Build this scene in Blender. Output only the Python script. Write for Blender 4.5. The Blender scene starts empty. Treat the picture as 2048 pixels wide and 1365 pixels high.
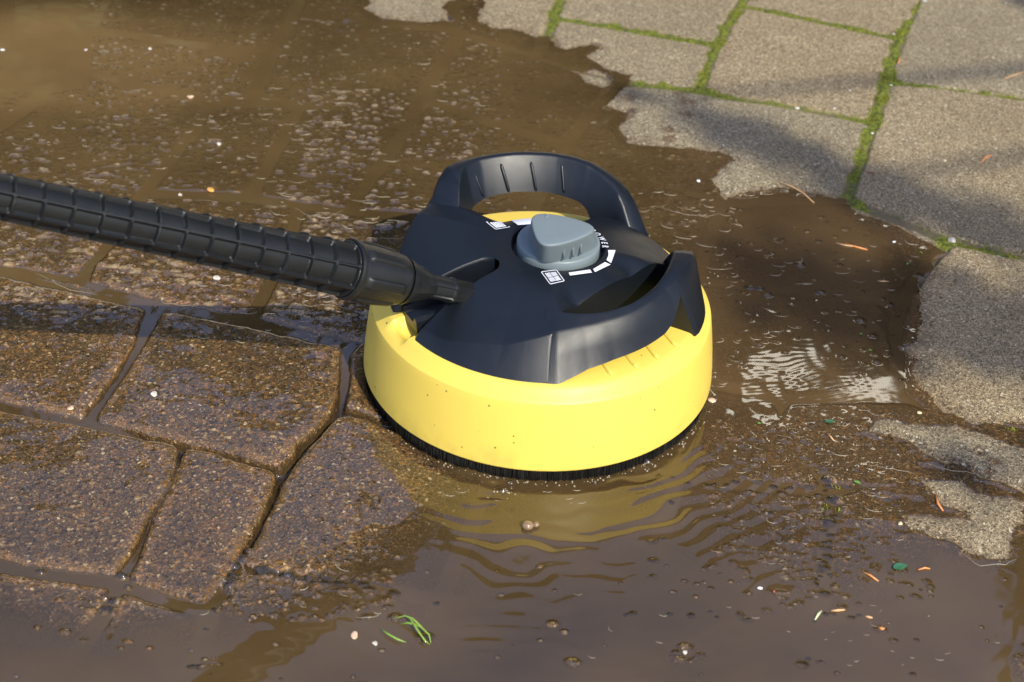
import bpy, bmesh, math, random
import numpy as np
from mathutils import Vector, Matrix
R = math.radians
S = bpy.context.scene
COL = S.collection
rng = np.random.default_rng(7)
random.seed(7)

# ------------------------------------------------------------------ camera
PW, PH, F = 2048, 1365, 3092.0
CAMLOC = np.array([0.0, -1.04659, 0.77113])
AZ, PITCH, ROLL = 0.021342644, 0.953687787, 0.055


def rotm():
    cz, sz = math.cos(AZ), math.sin(AZ)
    cx, sx = math.cos(PITCH), math.sin(PITCH)
    cr, sr = math.cos(ROLL), math.sin(ROLL)
    A = np.array([[cz, -sz, 0], [sz, cz, 0], [0, 0, 1]])
    B = np.array([[1, 0, 0], [0, cx, -sx], [0, sx, cx]])
    Q = np.array([[cr, -sr, 0], [sr, cr, 0], [0, 0, 1]])
    return A @ B @ Q


CM = rotm()


def at(px, py, z=0.0):
    """the point of the place at height z that the photograph shows at pixel px,py"""
    d = CM @ np.array([(px - PW / 2) / F, -(py - PH / 2) / F, -1.0])
    t = (z - CAMLOC[2]) / d[2]
    p = CAMLOC + d * t
    return np.array([p[0], p[1], z])


cam = bpy.data.cameras.new("camera")
camo = bpy.data.objects.new("camera", cam)
COL.objects.link(camo)
M4 = Matrix([[CM[i][j] for j in range(3)] + [CAMLOC[i]] for i in range(3)] + [[0, 0, 0, 1]])
camo.matrix_world = M4
cam.sensor_fit = 'HORIZONTAL'
cam.sensor_width = 36
cam.lens = F / PW * 36
cam.clip_start = 0.05
cam.clip_end = 500
cam.dof.use_dof = True
cam.dof.focus_distance = 1.24
cam.dof.aperture_fstop = 9.0
S.camera = camo

# ------------------------------------------------------------------ light
SUN_EL, SUN_A = R(43), R(31)      # behind the camera, to its right
SD = Vector((math.sin(SUN_A) * math.cos(SUN_EL), -math.cos(SUN_A) * math.cos(SUN_EL), math.sin(SUN_EL)))
w = bpy.data.worlds.new("World")
S.world = w
w.use_nodes = True
wn = w.node_tree
bg = wn.nodes["Background"]
sky = wn.nodes.new("ShaderNodeTexSky")
sky.sky_type = 'NISHITA'
sky.sun_disc = False
sky.sun_elevation = SUN_EL
sky.sun_rotation = math.atan2(SD.x, SD.y)
sky.dust_density = 2.0
wtc = wn.nodes.new("ShaderNodeTexCoord")
wnz = wn.nodes.new("ShaderNodeTexNoise")
wnz.inputs['Scale'].default_value = 2.6
wnz.inputs['Detail'].default_value = 7
wnz.inputs['Roughness'].default_value = .58
wn.links.new(wtc.outputs['Generated'], wnz.inputs['Vector'])
wrp = wn.nodes.new("ShaderNodeValToRGB")
wrp.color_ramp.elements[0].position = .40
wrp.color_ramp.elements[0].color = (.25, .25, .25, 1)
wrp.color_ramp.elements[1].position = .68
wrp.color_ramp.elements[1].color = (.75, .75, .75, 1)
wn.links.new(wnz.outputs[0], wrp.inputs[0])
wmx = wn.nodes.new("ShaderNodeMix")
wmx.data_type = 'RGBA'
wn.links.new(wrp.outputs[0], wmx.inputs[0])
wn.links.new(sky.outputs[0], wmx.inputs[6])
wmx.inputs[7].default_value = (2.6, 3.2, 6.0, 1)      # thin bright cloud
wn.links.new(wmx.outputs[2], bg.inputs[0])
bg.inputs[1].default_value = 0.15
sl = bpy.data.lights.new("sun", 'SUN')
sl.energy = 3.7
sl.angle = R(0.55)
sl.color = (1.0, 0.94, 0.79)
so = bpy.data.objects.new("sun", sl)
so.rotation_euler = SD.to_track_quat('Z', 'Y').to_euler()
so.location = (3, -4, 6)
COL.objects.link(so)
S.view_settings.view_transform = 'Standard'
S.view_settings.look = 'None'
S.view_settings.gamma = 1
S.view_settings.exposure = 0.55
S.cycles.max_bounces = 8
S.cycles.transparent_max_bounces = 12
S.cycles.caustics_reflective = True
S.cycles.sample_clamp_indirect = 6.0


# ------------------------------------------------------------------ node helper
class NT:
    def __init__(s, name):
        s.m = bpy.data.materials.new(name)
        s.m.use_nodes = True
        s.t = s.m.node_tree
        s.t.nodes.clear()
        s.out = s.t.nodes.new("ShaderNodeOutputMaterial")

    def n(s, typ, **kw):
        nd = s.t.nodes.new("ShaderNode" + typ)
        ins = kw.pop('ins', {})
        for k, v in kw.items():
            setattr(nd, k, v)
        for k, v in ins.items():
            if hasattr(v, 'bl_idname') or hasattr(v, 'is_output'):
                s.t.links.new(v, nd.inputs[k])
            else:
                nd.inputs[k].default_value = v
        return nd

    def math(s, op, a, b=None, c=None, clamp=False):
        ins = {0: a}
        if b is not None:
            ins[1] = b
        if c is not None:
            ins[2] = c
        return s.n("Math", operation=op, use_clamp=clamp, ins=ins).outputs[0]

    def mix(s, f, a, b, blend='MIX'):
        nd = s.n("Mix", data_type='RGBA', blend_type=blend)
        for k, v in ((0, f), (6, a), (7, b)):
            if hasattr(v, 'is_output'):
                s.t.links.new(v, nd.inputs[k])
            else:
                nd.inputs[k].default_value = v if k == 0 else tuple(v) + ((1,) if len(v) == 3 else ())
        return nd.outputs[2]

    def ramp(s, f, stops, interp='LINEAR'):
        nd = s.n("ValToRGB", ins={0: f})
        cr = nd.color_ramp
        cr.interpolation = interp
        while len(cr.elements) > 1:
            cr.elements.remove(cr.elements[-1])
        cr.elements[0].position = stops[0][0]
        cr.elements[0].color = tuple(stops[0][1]) + (1,)
        for p, c in stops[1:]:
            e = cr.elements.new(p)
            e.color = tuple(c) + (1,)
        return nd.outputs[0]

    def noise(s, vec, scale, detail=4, rough=.55, out=0):
        return s.n("TexNoise", ins={'Vector': vec, 'Scale': scale, 'Detail': detail, 'Roughness': rough}).outputs[out]

    def done(s, sh):
        s.t.links.new(sh, s.out.inputs[0])
        return s.m


def g3(v):
    return (v, v, v)


def plastic(name, col, rough, spec=.5, bump=.02, bscale=900, var=.06, dirt=0.0):
    t = NT(name)
    co = t.n("TexCoord").outputs['Object']
    n1 = t.noise(co, 35, 5)
    c = t.mix(t.math('MULTIPLY', n1, 1.0), [x * (1 - var) for x in col], [min(1, x * (1 + var)) for x in col])
    if dirt:
        sp = t.n("TexVoronoi", ins={'Vector': co, 'Scale': 150.0})
        d = t.math('LESS_THAN', sp.outputs['Distance'], t.math('MULTIPLY', t.n("SeparateColor", ins={0: sp.outputs['Color']}).outputs[1], .16))
        pick = t.math('GREATER_THAN', t.n("SeparateColor", ins={0: sp.outputs['Color']}).outputs[0], 1 - dirt)
        c = t.mix(t.math('MULTIPLY', d, t.math('MULTIPLY', pick, .8)), c, (.09, .06, .03))
        lo = t.n("SeparateXYZ", ins={0: co}).outputs[2]
        lowm = t.math('MULTIPLY', t.math('SUBTRACT', 1.0, t.math('MULTIPLY', lo, 30.0), clamp=True),
                      t.math('MULTIPLY', t.math('SUBTRACT', t.noise(co, 60, 6, .7), .42, clamp=True), 2.6))
        c = t.mix(t.math('MULTIPLY', lowm, .7), c, (.22, .15, .05))
    r = t.math('MULTIPLY_ADD', t.noise(co, 70, 4), .22, rough - .11)
    b = t.n("Bump", ins={'Strength': bump * 10, 'Distance': .0002, 'Height': t.noise(co, bscale, 3, .6)})
    p = t.n("BsdfPrincipled", ins={'Base Color': c, 'Roughness': r, 'IOR': 1.5, 'Specular IOR Level': spec, 'Normal': b.outputs[0]})
    return t.done(p.outputs[0])


def simple(name, c1, c2, rough=.7, scale=200, spec=.4, sheen=0, coat=0.0):
    t = NT(name)
    co = t.n("TexCoord").outputs['Object']
    n1 = t.noise(co, scale, 5, .65)
    c = t.mix(t.ramp(n1, [(.35, g3(0)), (.65, g3(1))]), c1, c2)
    b = t.n("Bump", ins={'Strength': .4, 'Distance': .0004, 'Height': n1})
    p = t.n("BsdfPrincipled", ins={'Base Color': c, 'Roughness': rough, 'Specular IOR Level': spec, 'Normal': b.outputs[0], 'Coat Weight': coat, 'Coat Roughness': .08})
    return t.done(p.outputs[0])


# ------------------------------------------------------------------ object helpers
def tag(o, label=None, cat=None, group=None, kind=None):
    if label: o['label'] = label
    if cat: o['category'] = cat
    if group: o['group'] = group
    if kind: o['kind'] = kind
    return o


def link(name, me, mat=None, parent=None):
    o = bpy.data.objects.new(name, me)
    COL.objects.link(o)
    if mat is not None:
        me.materials.append(mat)
    if parent is not None:
        o.parent = parent
    return o


def pymesh(name, V, Fc, mat=None, parent=None, smooth=True, sharp=None, merge=None):
    me = bpy.data.meshes.new(name)
    me.from_pydata([tuple(v) for v in V], [], [tuple(f) for f in Fc])
    if merge:
        bm = bmesh.new()
        bm.from_mesh(me)
        bmesh.ops.remove_doubles(bm, verts=bm.verts, dist=merge)
        bmesh.ops.recalc_face_normals(bm, faces=bm.faces)
        bm.to_mesh(me)
        bm.free()
    me.update()
    if smooth:
        me.polygons.foreach_set('use_smooth', [True] * len(me.polygons))
        if sharp:
            me.set_sharp_from_angle(angle=R(sharp))
    return link(name, me, mat, parent)


def gridfaces(n, m, wrap=False, off=0):
    f = []
    for i in range(n - 1):
        for j in range(m if wrap else m - 1):
            a = off + i * m + j
            b = off + i * m + (j + 1) % m
            f.append((a, b, b + m, a + m))
    return f


def frame(d):
    d = Vector(d).normalized()
    up = Vector((0, 0, 1)) if abs(d.z) < .95 else Vector((1, 0, 0))
    x = d.cross(up).normalized()
    return x, x.cross(d).normalized(), d


def tube(V, Fc, pts, rad, n=8, caps=True):
    base = len(V)
    P = [Vector(p) for p in pts]
    for i, p in enumerate(P):
        d = (P[min(i + 1, len(P) - 1)] - P[max(i - 1, 0)])
        x, y, _ = frame(d)
        r = rad[i] if hasattr(rad, '__len__') else rad
        for k in range(n):
            a = 2 * math.pi * k / n
            V.append(tuple(p + x * math.cos(a) * r + y * math.sin(a) * r))
    for i in range(len(P) - 1):
        for k in range(n):
            a = base + i * n + k
            b = base + i * n + (k + 1) % n
            Fc.append((a, b, b + n, a + n))
    if caps:
        Fc.append(tuple(base + k for k in range(n))[::-1])
        Fc.append(tuple(base + (len(P) - 1) * n + k for k in range(n)))


# ------------------------------------------------------------------ noise
def vnoise(X, Y, scale, seed):
    r = np.random.default_rng(seed).random((256, 256)).astype(np.float32)
    u = X / scale + 1000.0
    v = Y / scale + 1000.0
    iu = np.floor(u).astype(np.int32)
    iv = np.floor(v).astype(np.int32)
    fu = (u - iu).astype(np.float32)
    fv = (v - iv).astype(np.float32)
    fu = fu * fu * (3 - 2 * fu)
    fv = fv * fv * (3 - 2 * fv)
    a = r[iu & 255, iv & 255]
    b = r[(iu + 1) & 255, iv & 255]
    c = r[iu & 255, (iv + 1) & 255]
    d = r[(iu + 1) & 255, (iv + 1) & 255]
    return (a * (1 - fu) + b * fu) * (1 - fv) + (c * (1 - fu) + d * fu) * fv - .5


def fbm(X, Y, scale, seed, octv=4, gain=.5):
    o = 0
    amp = 1
    for i in range(octv):
        o = o + amp * vnoise(X * math.cos(i) + Y * math.sin(i), -X * math.sin(i) + Y * math.cos(i), scale / 2 ** i, seed + i)
        amp *= gain
    return o


def sstep(a, b, x):
    t = np.clip((x - a) / (b - a), 0, 1)
    return t * t * (3 - 2 * t)


def smax(a, b, k):
    h = np.maximum(k - np.abs(a - b), 0) / k
    return np.maximum(a, b) + h * h * k * .25


def blur(A, r):
    for ax in (0, 1):
        c = np.cumsum(np.pad(A, [(r + 1, r) if i == ax else (0, 0) for i in (0, 1)], mode='edge'), axis=ax, dtype=np.float64)
        A = (np.take(c, range(2 * r + 1, c.shape[ax]), axis=ax) - np.take(c, range(0, c.shape[ax] - 2 * r - 1), axis=ax)) / (2 * r + 1)
    return A


# ------------------------------------------------------------------ pavement height field
XS = np.arange(-.80, .86, .00118)
ys = [-.50]
while ys[-1] < .98:
    ys.append(ys[-1] + .00095 + .0007 * max(0, (ys[-1] + .35)) / 1.2)
YS = np.array(ys)
X, Y = np.meshgrid(XS, YS)
NY, NX = X.shape
MM = .001
wx = X + 5 * MM * vnoise(X, Y, .05, 11) + 2.2 * MM * vnoise(X, Y, .013, 12) + 1.0 * MM * vnoise(X, Y, .005, 15)
wy = Y + 5 * MM * vnoise(X, Y, .05, 13) + 2.2 * MM * vnoise(X, Y, .013, 14) + 1.0 * MM * vnoise(X, Y, .005, 16)

STONES = [
    [(-150, 505), (0, 540), (150, 576), (300, 612), (262, 730), (176, 847), (60, 821), (-150, 775)],
    [(322, 614), (700, 690), (674, 825), (562, 938), (366, 886), (180, 848), (262, 735)],
    [(-150, 778), (60, 823), (180, 850), (368, 888), (362, 950), (234, 1160), (-20, 1130), (-150, 1105)],
    [(370, 888), (562, 940), (543, 1012), (425, 1220), (234, 1162), (362, 955)],
    [(676, 825), (1010, 892), (880, 1200), (480, 1128), (545, 1012), (566, 938)],
    [(-150, 1108), (-20, 1133), (234, 1164), (100, 1420), (-200, 1400)],
    [(236, 1164), (425, 1222), (340, 1440), (102, 1420)],
    [(480, 1130), (880, 1202), (800, 1450), (342, 1440), (427, 1222)],
    [(1010, 892), (1350, 960), (1270, 1232), (882, 1202)],
    [(882, 1204), (1270, 1233), (1200, 1450), (800, 1450)],
    [(1352, 960), (1660, 985), (1640, 1240), (1272, 1232)],
    [(1272, 1234), (1640, 1242), (1600, 1450), (1200, 1450)],
    [(1642, 1242), (2000, 1185), (1990, 1450), (1600, 1450)],
    [(2003, 1183), (2200, 1205), (2200, 1450), (1992, 1450)],
    [(1662, 983), (1850, 941), (1965, 962), (2180, 1010), (2160, 1203), (2003, 1181), (1642, 1240)],
    [(1558, 802), (1790, 797), (1850, 833), (2180, 888), (2180, 1008), (1965, 960), (1850, 938), (1662, 981), (1540, 870)],
    [(1895, 486), (2180, 540), (2180, 885), (1905, 852), (1850, 831), (1790, 795), (1802, 602)],
    [(1440, 407), (1692, 400), (1892, 486), (1800, 602), (1600, 592), (1400, 560)],
    [(1400, 562), (1600, 594), (1800, 604), (1788, 795), (1558, 800), (1420, 760)],
    [(1420, 762), (1556, 803), (1538, 870), (1660, 982), (1350, 958), (1400, 850)],
    [(1240, 165), (1340, 178), (1400, 186), (1590, 216), (1742, 247), (1695, 398), (1440, 405), (1200, 350), (1130, 290)],
    [(1430, 92), (1484, 14), (1590, 37), (1796, 80), (1742, 245), (1590, 214), (1400, 184)],
    [(1110, 38), (1250, 62), (1430, 92), (1398, 184), (1340, 176), (1240, 163), (1078, 120)],
    [(1150, -80), (1520, -60), (1483, 12), (1430, 90), (1250, 60), (1110, 36)],
    [(1522, -60), (1870, -60), (1850, 5), (1796, 78), (1590, 35), (1486, 12)],
    [(1872, -80), (2200, -60), (2200, 222), (2048, 197), (1920, 182), (1850, 168), (1775, 165), (1798, 80), (1852, 5)],
    [(1775, 168), (1850, 170), (2048, 199), (2200, 224), (2200, 540), (2048, 510), (1900, 484), (1697, 398), (1744, 247)],
    [(925, -60), (1148, -80), (1108, 36), (1078, 118), (905, 62)],
    [(630, -60), (922, -60), (902, 60), (588, 30)],
    [(588, 32), (902, 62), (920, 68), (860, 180), (800, 245), (505, 195)],
    [(922, 68), (1078, 120), (1240, 165), (1128, 292), (852, 202), (863, 182)],
    [(850, 204), (1126, 294), (1060, 432), (870, 440), (700, 422)],
    [(1130, 294), (1200, 352), (1438, 408), (1400, 560), (1062, 434)],
    [(600, 215), (800, 249), (848, 204), (698, 425), (505, 396)],
    [(435, 210), (598, 214), (502, 394), (290, 388), (338, 321)],
    [(160, 140), (430, 208), (336, 321), (252, 432), (-130, 350), (-40, 288)],
    [(-130, 353), (250, 435), (208, 485), (160, 566), (0, 538), (-150, 503)],
    [(290, 391), (502, 398), (600, 412), (500, 642), (318, 612), (165, 568), (210, 486), (255, 435)],
    [(602, 413), (700, 428), (1000, 460), (900, 700), (700, 688), (502, 642)],
    [(1002, 460), (1062, 436), (1398, 562), (1418, 762), (1398, 850), (1350, 957), (1010, 890), (678, 823), (702, 690), (900, 702)],
    [(240, -60), (628, -60), (586, 30), (542, 110), (180, 61)],
    [(180, 63), (540, 112), (503, 193), (435, 207), (150, 138)],
    [(-200, -60), (238, -60), (178, 62), (150, 139), (-60, 287), (-250, 285)],
]


def hull(P):
    P = sorted(map(tuple, P))
    def half(pts):
        o = []
        for p in pts:
            while len(o) > 1 and (o[-1][0] - o[-2][0]) * (p[1] - o[-2][1]) - (o[-1][1] - o[-2][1]) * (p[0] - o[-2][0]) <= 0:
                o.pop()
            o.append(p)
        return o[:-1]
    return np.array(half(P) + half(P[::-1]))


D = np.full(X.shape, -1.0)
SID = np.zeros(X.shape)
for si, pl in enumerate(STONES):
    P = np.array([at(*p)[:2] for p in pl])
    P = hull(P)
    ar = 0.5 * np.sum(P[:, 0] * np.roll(P[:, 1], -1) - np.roll(P[:, 0], -1) * P[:, 1])
    if ar < 0:
        P = P[::-1]
    i0, i1 = np.searchsorted(XS, [P[:, 0].min() - .01, P[:, 0].max() + .01])
    j0, j1 = np.searchsorted(YS, [P[:, 1].min() - .01, P[:, 1].max() + .01])
    if i1 - i0 < 2 or j1 - j0 < 2:
        continue
    sx, sy = wx[j0:j1, i0:i1], wy[j0:j1, i0:i1]
    d = None
    for k in range(len(P)):
        a, b = P[k], P[(k + 1) % len(P)]
        e = b - a
        L = math.hypot(*e)
        dd = (-(sx - a[0]) * e[1] + (sy - a[1]) * e[0]) / L
        d = dd if d is None else -smax(-d, -dd, .007)
    sub = D[j0:j1, i0:i1]
    m = d > sub
    sub[m] = d[m]
    SID[j0:j1, i0:i1][m] = (si * 0.6180339 + .13) % 1.0
# continuing pattern outside the traced part
a0, b0 = at(0, 540)[:2], at(300, 612)[:2]
ux = (b0 - a0) / np.linalg.norm(b0 - a0)
U = wx * ux[0] + wy * ux[1]
Vv = -wx * ux[1] + wy * ux[0]
row = np.floor(Vv / .118)
uu = U / .15 + .37 * row
cell = np.floor(uu)
fu, fv = uu - cell, Vv / .118 - row
d2 = np.minimum(np.minimum(fu, 1 - fu) * .15, np.minimum(fv, 1 - fv) * .118)
out = D < -.004
D = np.where(out, d2, D)
SID = np.where(out, (row * .37 + cell * .61) % 1.0, SID)


def shepard(pts, sig, default=None):
    num = np.zeros(X.shape)
    den = np.full(X.shape, 1e-6)
    if default is not None:
        num += default * .02
        den += .02
    for px, py, v in pts:
        p = at(px, py)
        ww = np.exp(-((X - p[0]) ** 2 + (Y - p[1]) ** 2) / (2 * sig ** 2))
        num += ww * v
        den += ww
    return num / den


LEVEL = [(100, 680, 1), (200, 760, 2.5), (50, 780, 1), (450, 800, 3), (450, 660, .5), (620, 880, 3), (150, 950, 1.6), (300, 930, 2.5),
         (200, 1080, 1.2), (50, 1100, .2), (430, 980, 2), (400, 1080, 1.2), (350, 1150, .3), (700, 930, 1.6), (620, 1030, 1.2), (800, 1000, .6),
         (800, 1080, -.5), (700, 1110, -.2), (100, 1200, -2), (300, 1250, -3.5), (500, 1180, -.6), (600, 1300, -4.5), (900, 1100, -2.5), (1100, 1200, -4),
         (1300, 1150, -4), (1100, 1320, -5), (1500, 1320, -4), (1800, 1320, -4), (1900, 1200, -3.4), (0, 1340, -4), (1500, 1000, -1.5), (1600, 900, -.8),
         (1650, 1020, .2), (1700, 1130, -.7), (1500, 750, -2.5), (1600, 550, -3), (1700, 650, -2.6), (1550, 450, -2.6), (1430, 500, -1.6), (1300, 380, -.8),
         (1400, 650, -2), (1500, 860, -1), (1450, 1080, -2.4), (400, 300, -.5), (430, 370, -.2), (620, 320, -.7), (900, 260, -1.2), (700, 140, -.9), (640, 190, -.8),
         (120, 280, -.8), (250, 230, -.9), (80, 340, -.3), (330, 140, -1.4), (60, 100, -3), (0, 50, -3), (350, 40, -.4), (600, 20, -.5), (800, 90, -.6),
         (1000, 160, -1.2), (1050, 60, -.8), (100, 480, .8), (400, 560, .6), (600, 590, .4), (600, 480, -.3), (700, 470, -.2), (300, 450, .3), (640, 700, .4)]
LV = shepard(LEVEL, .035, -1.0) * MM

DRY = [
    [(735, -90), (735, 20), (765, 38), (850, 44), (905, 40), (885, 15), (925, -10), (925, -90)],
    [(945, -90), (968, 10), (950, 40), (985, 58), (1040, 62), (1075, 78), (1095, 70), (1112, 92), (1128, 100), (1190, 88), (1202, 96), (1175, 112), (1188, 124),
     (1215, 138), (1262, 150), (1252, 172), (1228, 190), (1215, 215), (1262, 226), (1240, 252), (1262, 290), (1330, 295), (1440, 305), (1470, 318), (1425, 360), (1450, 398),
     (1500, 385), (1560, 375), (1620, 385), (1690, 400), (1720, 430), (1790, 450), (1830, 480), (1890, 500), (1865, 520), (1862, 545), (1842, 560),
     (1835, 620), (1838, 680), (1800, 695), (1832, 715), (1828, 760), (1870, 815), (1900, 830), (1950, 850), (2010, 848), (2400, 870), (2400, -90)],
    [(1765, 835), (1800, 842), (1860, 855), (1930, 862), (1985, 878), (2060, 900), (2400, 930), (2400, 1010), (2048, 985), (1965, 955), (1900, 930), (1850, 905),
     (1805, 880), (1738, 862)],
    [(1845, 960), (1925, 966), (1950, 985), (2055, 1000), (2052, 1045), (2025, 1080), (2018, 1122), (1975, 1122), (1935, 1108), (1900, 1085), (1840, 1065),
     (1798, 1048), (1822, 1036), (1880, 1040), (1935, 1042), (1925, 1025), (1880, 1010), (1865, 985)],
    [(2075, 1290), (2040, 1310), (2045, 1345), (2080, 1365), (2150, 1365)],
    [(1160, 148), (1190, 140), (1232, 158), (1205, 178), (1170, 165)],
    [(2150, -90), (3700, -90), (3700, 1700), (2300, 1700), (2170, 1365)],
]
qx = X + 6 * MM * vnoise(X, Y, .02, 21) + 5 * MM * vnoise(X, Y, .008, 22) + 2.5 * MM * vnoise(X, Y, .0032, 25)
qy = Y + 6 * MM * vnoise(X, Y, .02, 23) + 5 * MM * vnoise(X, Y, .008, 24) + 2.5 * MM * vnoise(X, Y, .0032, 26)
SDF = np.full(X.shape, -1.0)
for pl in DRY:
    P = np.array([at(*p)[:2] for p in pl])
    best = np.full(X.shape, 1e9)
    ins = np.zeros(X.shape, bool)
    for k in range(len(P)):
        a, b = P[k], P[(k + 1) % len(P)]
        e = b - a
        t = np.clip(((qx - a[0]) * e[0] + (qy - a[1]) * e[1]) / (e @ e), 0, 1)
        dd = (qx - a[0] - t * e[0]) ** 2 + (qy - a[1] - t * e[1]) ** 2
        best = np.minimum(best, dd)
        c = ((a[1] > qy) != (b[1] > qy)) & (qx < (b[0] - a[0]) * (qy - a[1]) / (b[1] - a[1] + 1e-12) + a[0])
        ins ^= c
    s_ = np.where(ins, np.sqrt(best), -np.sqrt(best))
    SDF = np.maximum(SDF, s_)
brd = np.minimum(np.minimum(X - XS[0], XS[-1] - X), np.minimum(Y - YS[0], YS[-1] - Y))
SDF = np.maximum(SDF, .035 - brd + .03 * vnoise(X, Y, .06, 201) + .012 * vnoise(X, Y, .015, 202))
dry = SDF > 0
RR = np.hypot(X, Y)
LVs = LV
LVs = np.where(SDF > -.02, LVs * (1 - sstep(-.02, .0, SDF)) + (.15 * MM) * sstep(-.02, 0, SDF), LVs)
LVs = LVs + 1.6 * MM * sstep(0, .015, SDF)
und = 1 - sstep(.138, .160, RR)
LVs = LVs * (1 - und) + (-3.0 * MM) * und

jn_in = .0035 - .0022 * shepard([(560, 940, 1), (450, 905, 1), (620, 870, 1), (365, 930, 1), (320, 1020, 1), (545, 1010, 1), (480, 1110, 1), (200, 800, 0), (300, 640, 0), (200, 1180, 0), (900, 900, 0), (200, 500, 0)], .04, 0)
joint = 1 - sstep(jn_in, jn_in + .003, D)
jd = shepard([(560, 940, 14), (370, 920, 14), (540, 1020, 14), (600, 880, 13), (220, 800, 8), (300, 660, 7), (450, 910, 10), (450, 1180, 10), (300, 1080, 12),
              (1480, 50, 2.5), (1780, 200, 2.0), (1700, 330, 4), (1950, 190, 3.5), (1600, 220, 3.5), (1300, 75, 2.5), (1700, 60, 2.5), (1950, 500, 5),
              (1900, 850, 8), (1950, 960, 9), (400, 250, 5), (600, 300, 5), (800, 300, 5), (1400, 140, 2.5)], .05, 5) * MM
t = np.clip((D - .003) / .0075, 0, 1)
edge = -(.0036) * (1 - np.sqrt(np.maximum(0, 1 - (1 - t) ** 2)))
tilt = ((SID * 7.3) % 1 - .5) * 1.2 * MM
H = LVs + tilt * (D > .004) * (1 - und) * np.where(dry, 1, .35) + edge * (1 - joint) - joint * jd
H += (.9 * MM) * fbm(X, Y, .028, 31, 3) * (1 - joint * .3)
H += (.28 * MM) * fbm(X, Y, .0065, 41, 3, .7)
dens_dry = np.where(dry, .5, 1.0)
# grains and pebbles standing out of the surface
gx, gy = XS[0], YS[0]


GR = np.zeros(X.shape)


def dome(cx, cy, rx, ry, top, absolute, grit=0.0):
    i0, i1 = np.searchsorted(XS, [cx - rx, cx + rx])
    j0, j1 = np.searchsorted(YS, [cy - ry, cy + ry])
    if i1 - i0 < 1 or j1 - j0 < 1:
        return
    q = ((XS[None, i0:i1] - cx) / rx) ** 2 + ((YS[j0:j1, None] - cy) / ry) ** 2
    if grit:
        g_ = GR[j0:j1, i0:i1]
        np.maximum(g_, np.where(q < .75, grit, 0), out=g_)
    sub = H[j0:j1, i0:i1]
    if absolute:
        v = top - (np.minimum(q, 1)) * max(rx, ry) * .55
        v = np.where(q < 1, v, -1)
        np.maximum(sub, v, out=sub)
    else:
        sub += np.where(q < 1, (1 - q) ** 1.5 * top, 0)


def scatter(n, x0, y0, x1, y1, rlo, rhi, tlo, thi, absolute, ell=1.0, jointok=False, grit=0.0):
    for _ in range(n):
        p = at(random.uniform(x0, x1), random.uniform(y0, y1))
        if math.hypot(p[0], p[1]) < .152:
            continue
        i = min(NX - 1, max(0, int(np.searchsorted(XS, p[0]))))
        j = min(NY - 1, max(0, int(np.searchsorted(YS, p[1]))))
        if (D[j, i] < .008 and not jointok) or SDF[j, i] > -.003:
            continue
        r = (random.uniform(rlo, rhi) * random.uniform(.5, 1)) * MM
        dome(p[0], p[1], r * random.uniform(1, ell), r, random.uniform(tlo, thi) * MM, absolute, random.uniform(.35, 1) if random.random() < grit else 0)


scatter(4200, -40, 180, 760, 640, 2.0, 5.0, .3, 1.2, False, 2.6, False, .16)
scatter(2800, 180, -20, 1000, 320, 2.0, 5.5, .1, 1.0, True, 2.8, False, .25)
scatter(1500, 600, 180, 960, 460, 2.0, 5.0, .4, 1.3, False, 2.4, False, .16)
scatter(900, 900, 60, 1480, 460, 2.0, 6.0, .1, .9, True, 2.4, False, .2)
scatter(130, 1400, 430, 1860, 760, 1.2, 3.0, -.1, .15, True, 1.4, True)
scatter(34, 1400, 430, 1860, 760, 4, 7, -.1, .25, True, 1.3, True)
scatter(330, 1420, 840, 1800, 1150, 2.0, 7.0, -.2, .5, True, 1.6, True)
scatter(70, 1300, 950, 1750, 1250, 2.0, 6.0, -.2, .3, True, 1.6, True)
scatter(1500, -40, 560, 760, 1180, 1.2, 2.8, .3, 1.0, False, 1.4, False, .12)
scatter(60, 0, 1130, 2048, 1365, 2.0, 4.0, -.1, .3, True, 1.5, True, .3)
for cx_, cy_ in ((1600, 1160), (1580, 1200), (1650, 1180), (200, 1210), (1380, 1310), (1560, 1110), (1690, 1090), (420, 1330), (1830, 1180)):
    scatter(12, cx_ - 40, cy_ - 18, cx_ + 40, cy_ + 18, 1.6, 4.5, -.1, .5, True, 1.8, True, .25)
scatter(160, 430, 1100, 800, 1240, 2.0, 7.0, .1, .7, True, 1.6, True)
for px, py, rr, tt in ((1105, 1250, 8, .8), (1145, 1325, 9, 1.2), (1370, 1295, 7, 1.4), (1358, 1320, 7, 1.0), (790, 1235, 7, 1.0), (850, 1275, 9, 1.2), (1800, 1140, 8, .8),
                       (1605, 1330, 6, .8), (1760, 1260, 7, .7), (575, 1150, 8, 1.6), (1600, 530, 9, .6), (1520, 578, 8, .5), (1500, 575, 9, .5), (1535, 590, 10, .5),
                       (1640, 585, 9, .5), (1720, 640, 9, .5), (1672, 1000, 8, 2.5), (1690, 1020, 7, 1.8), (1655, 1045, 9, 2.2), (1585, 1085, 8, 1.4), (1660, 960, 8, 2.2)):
    p = at(px, py)
    dome(p[0], p[1], rr * MM, rr * .8 * MM, tt * MM, True)
H += 0.0

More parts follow.
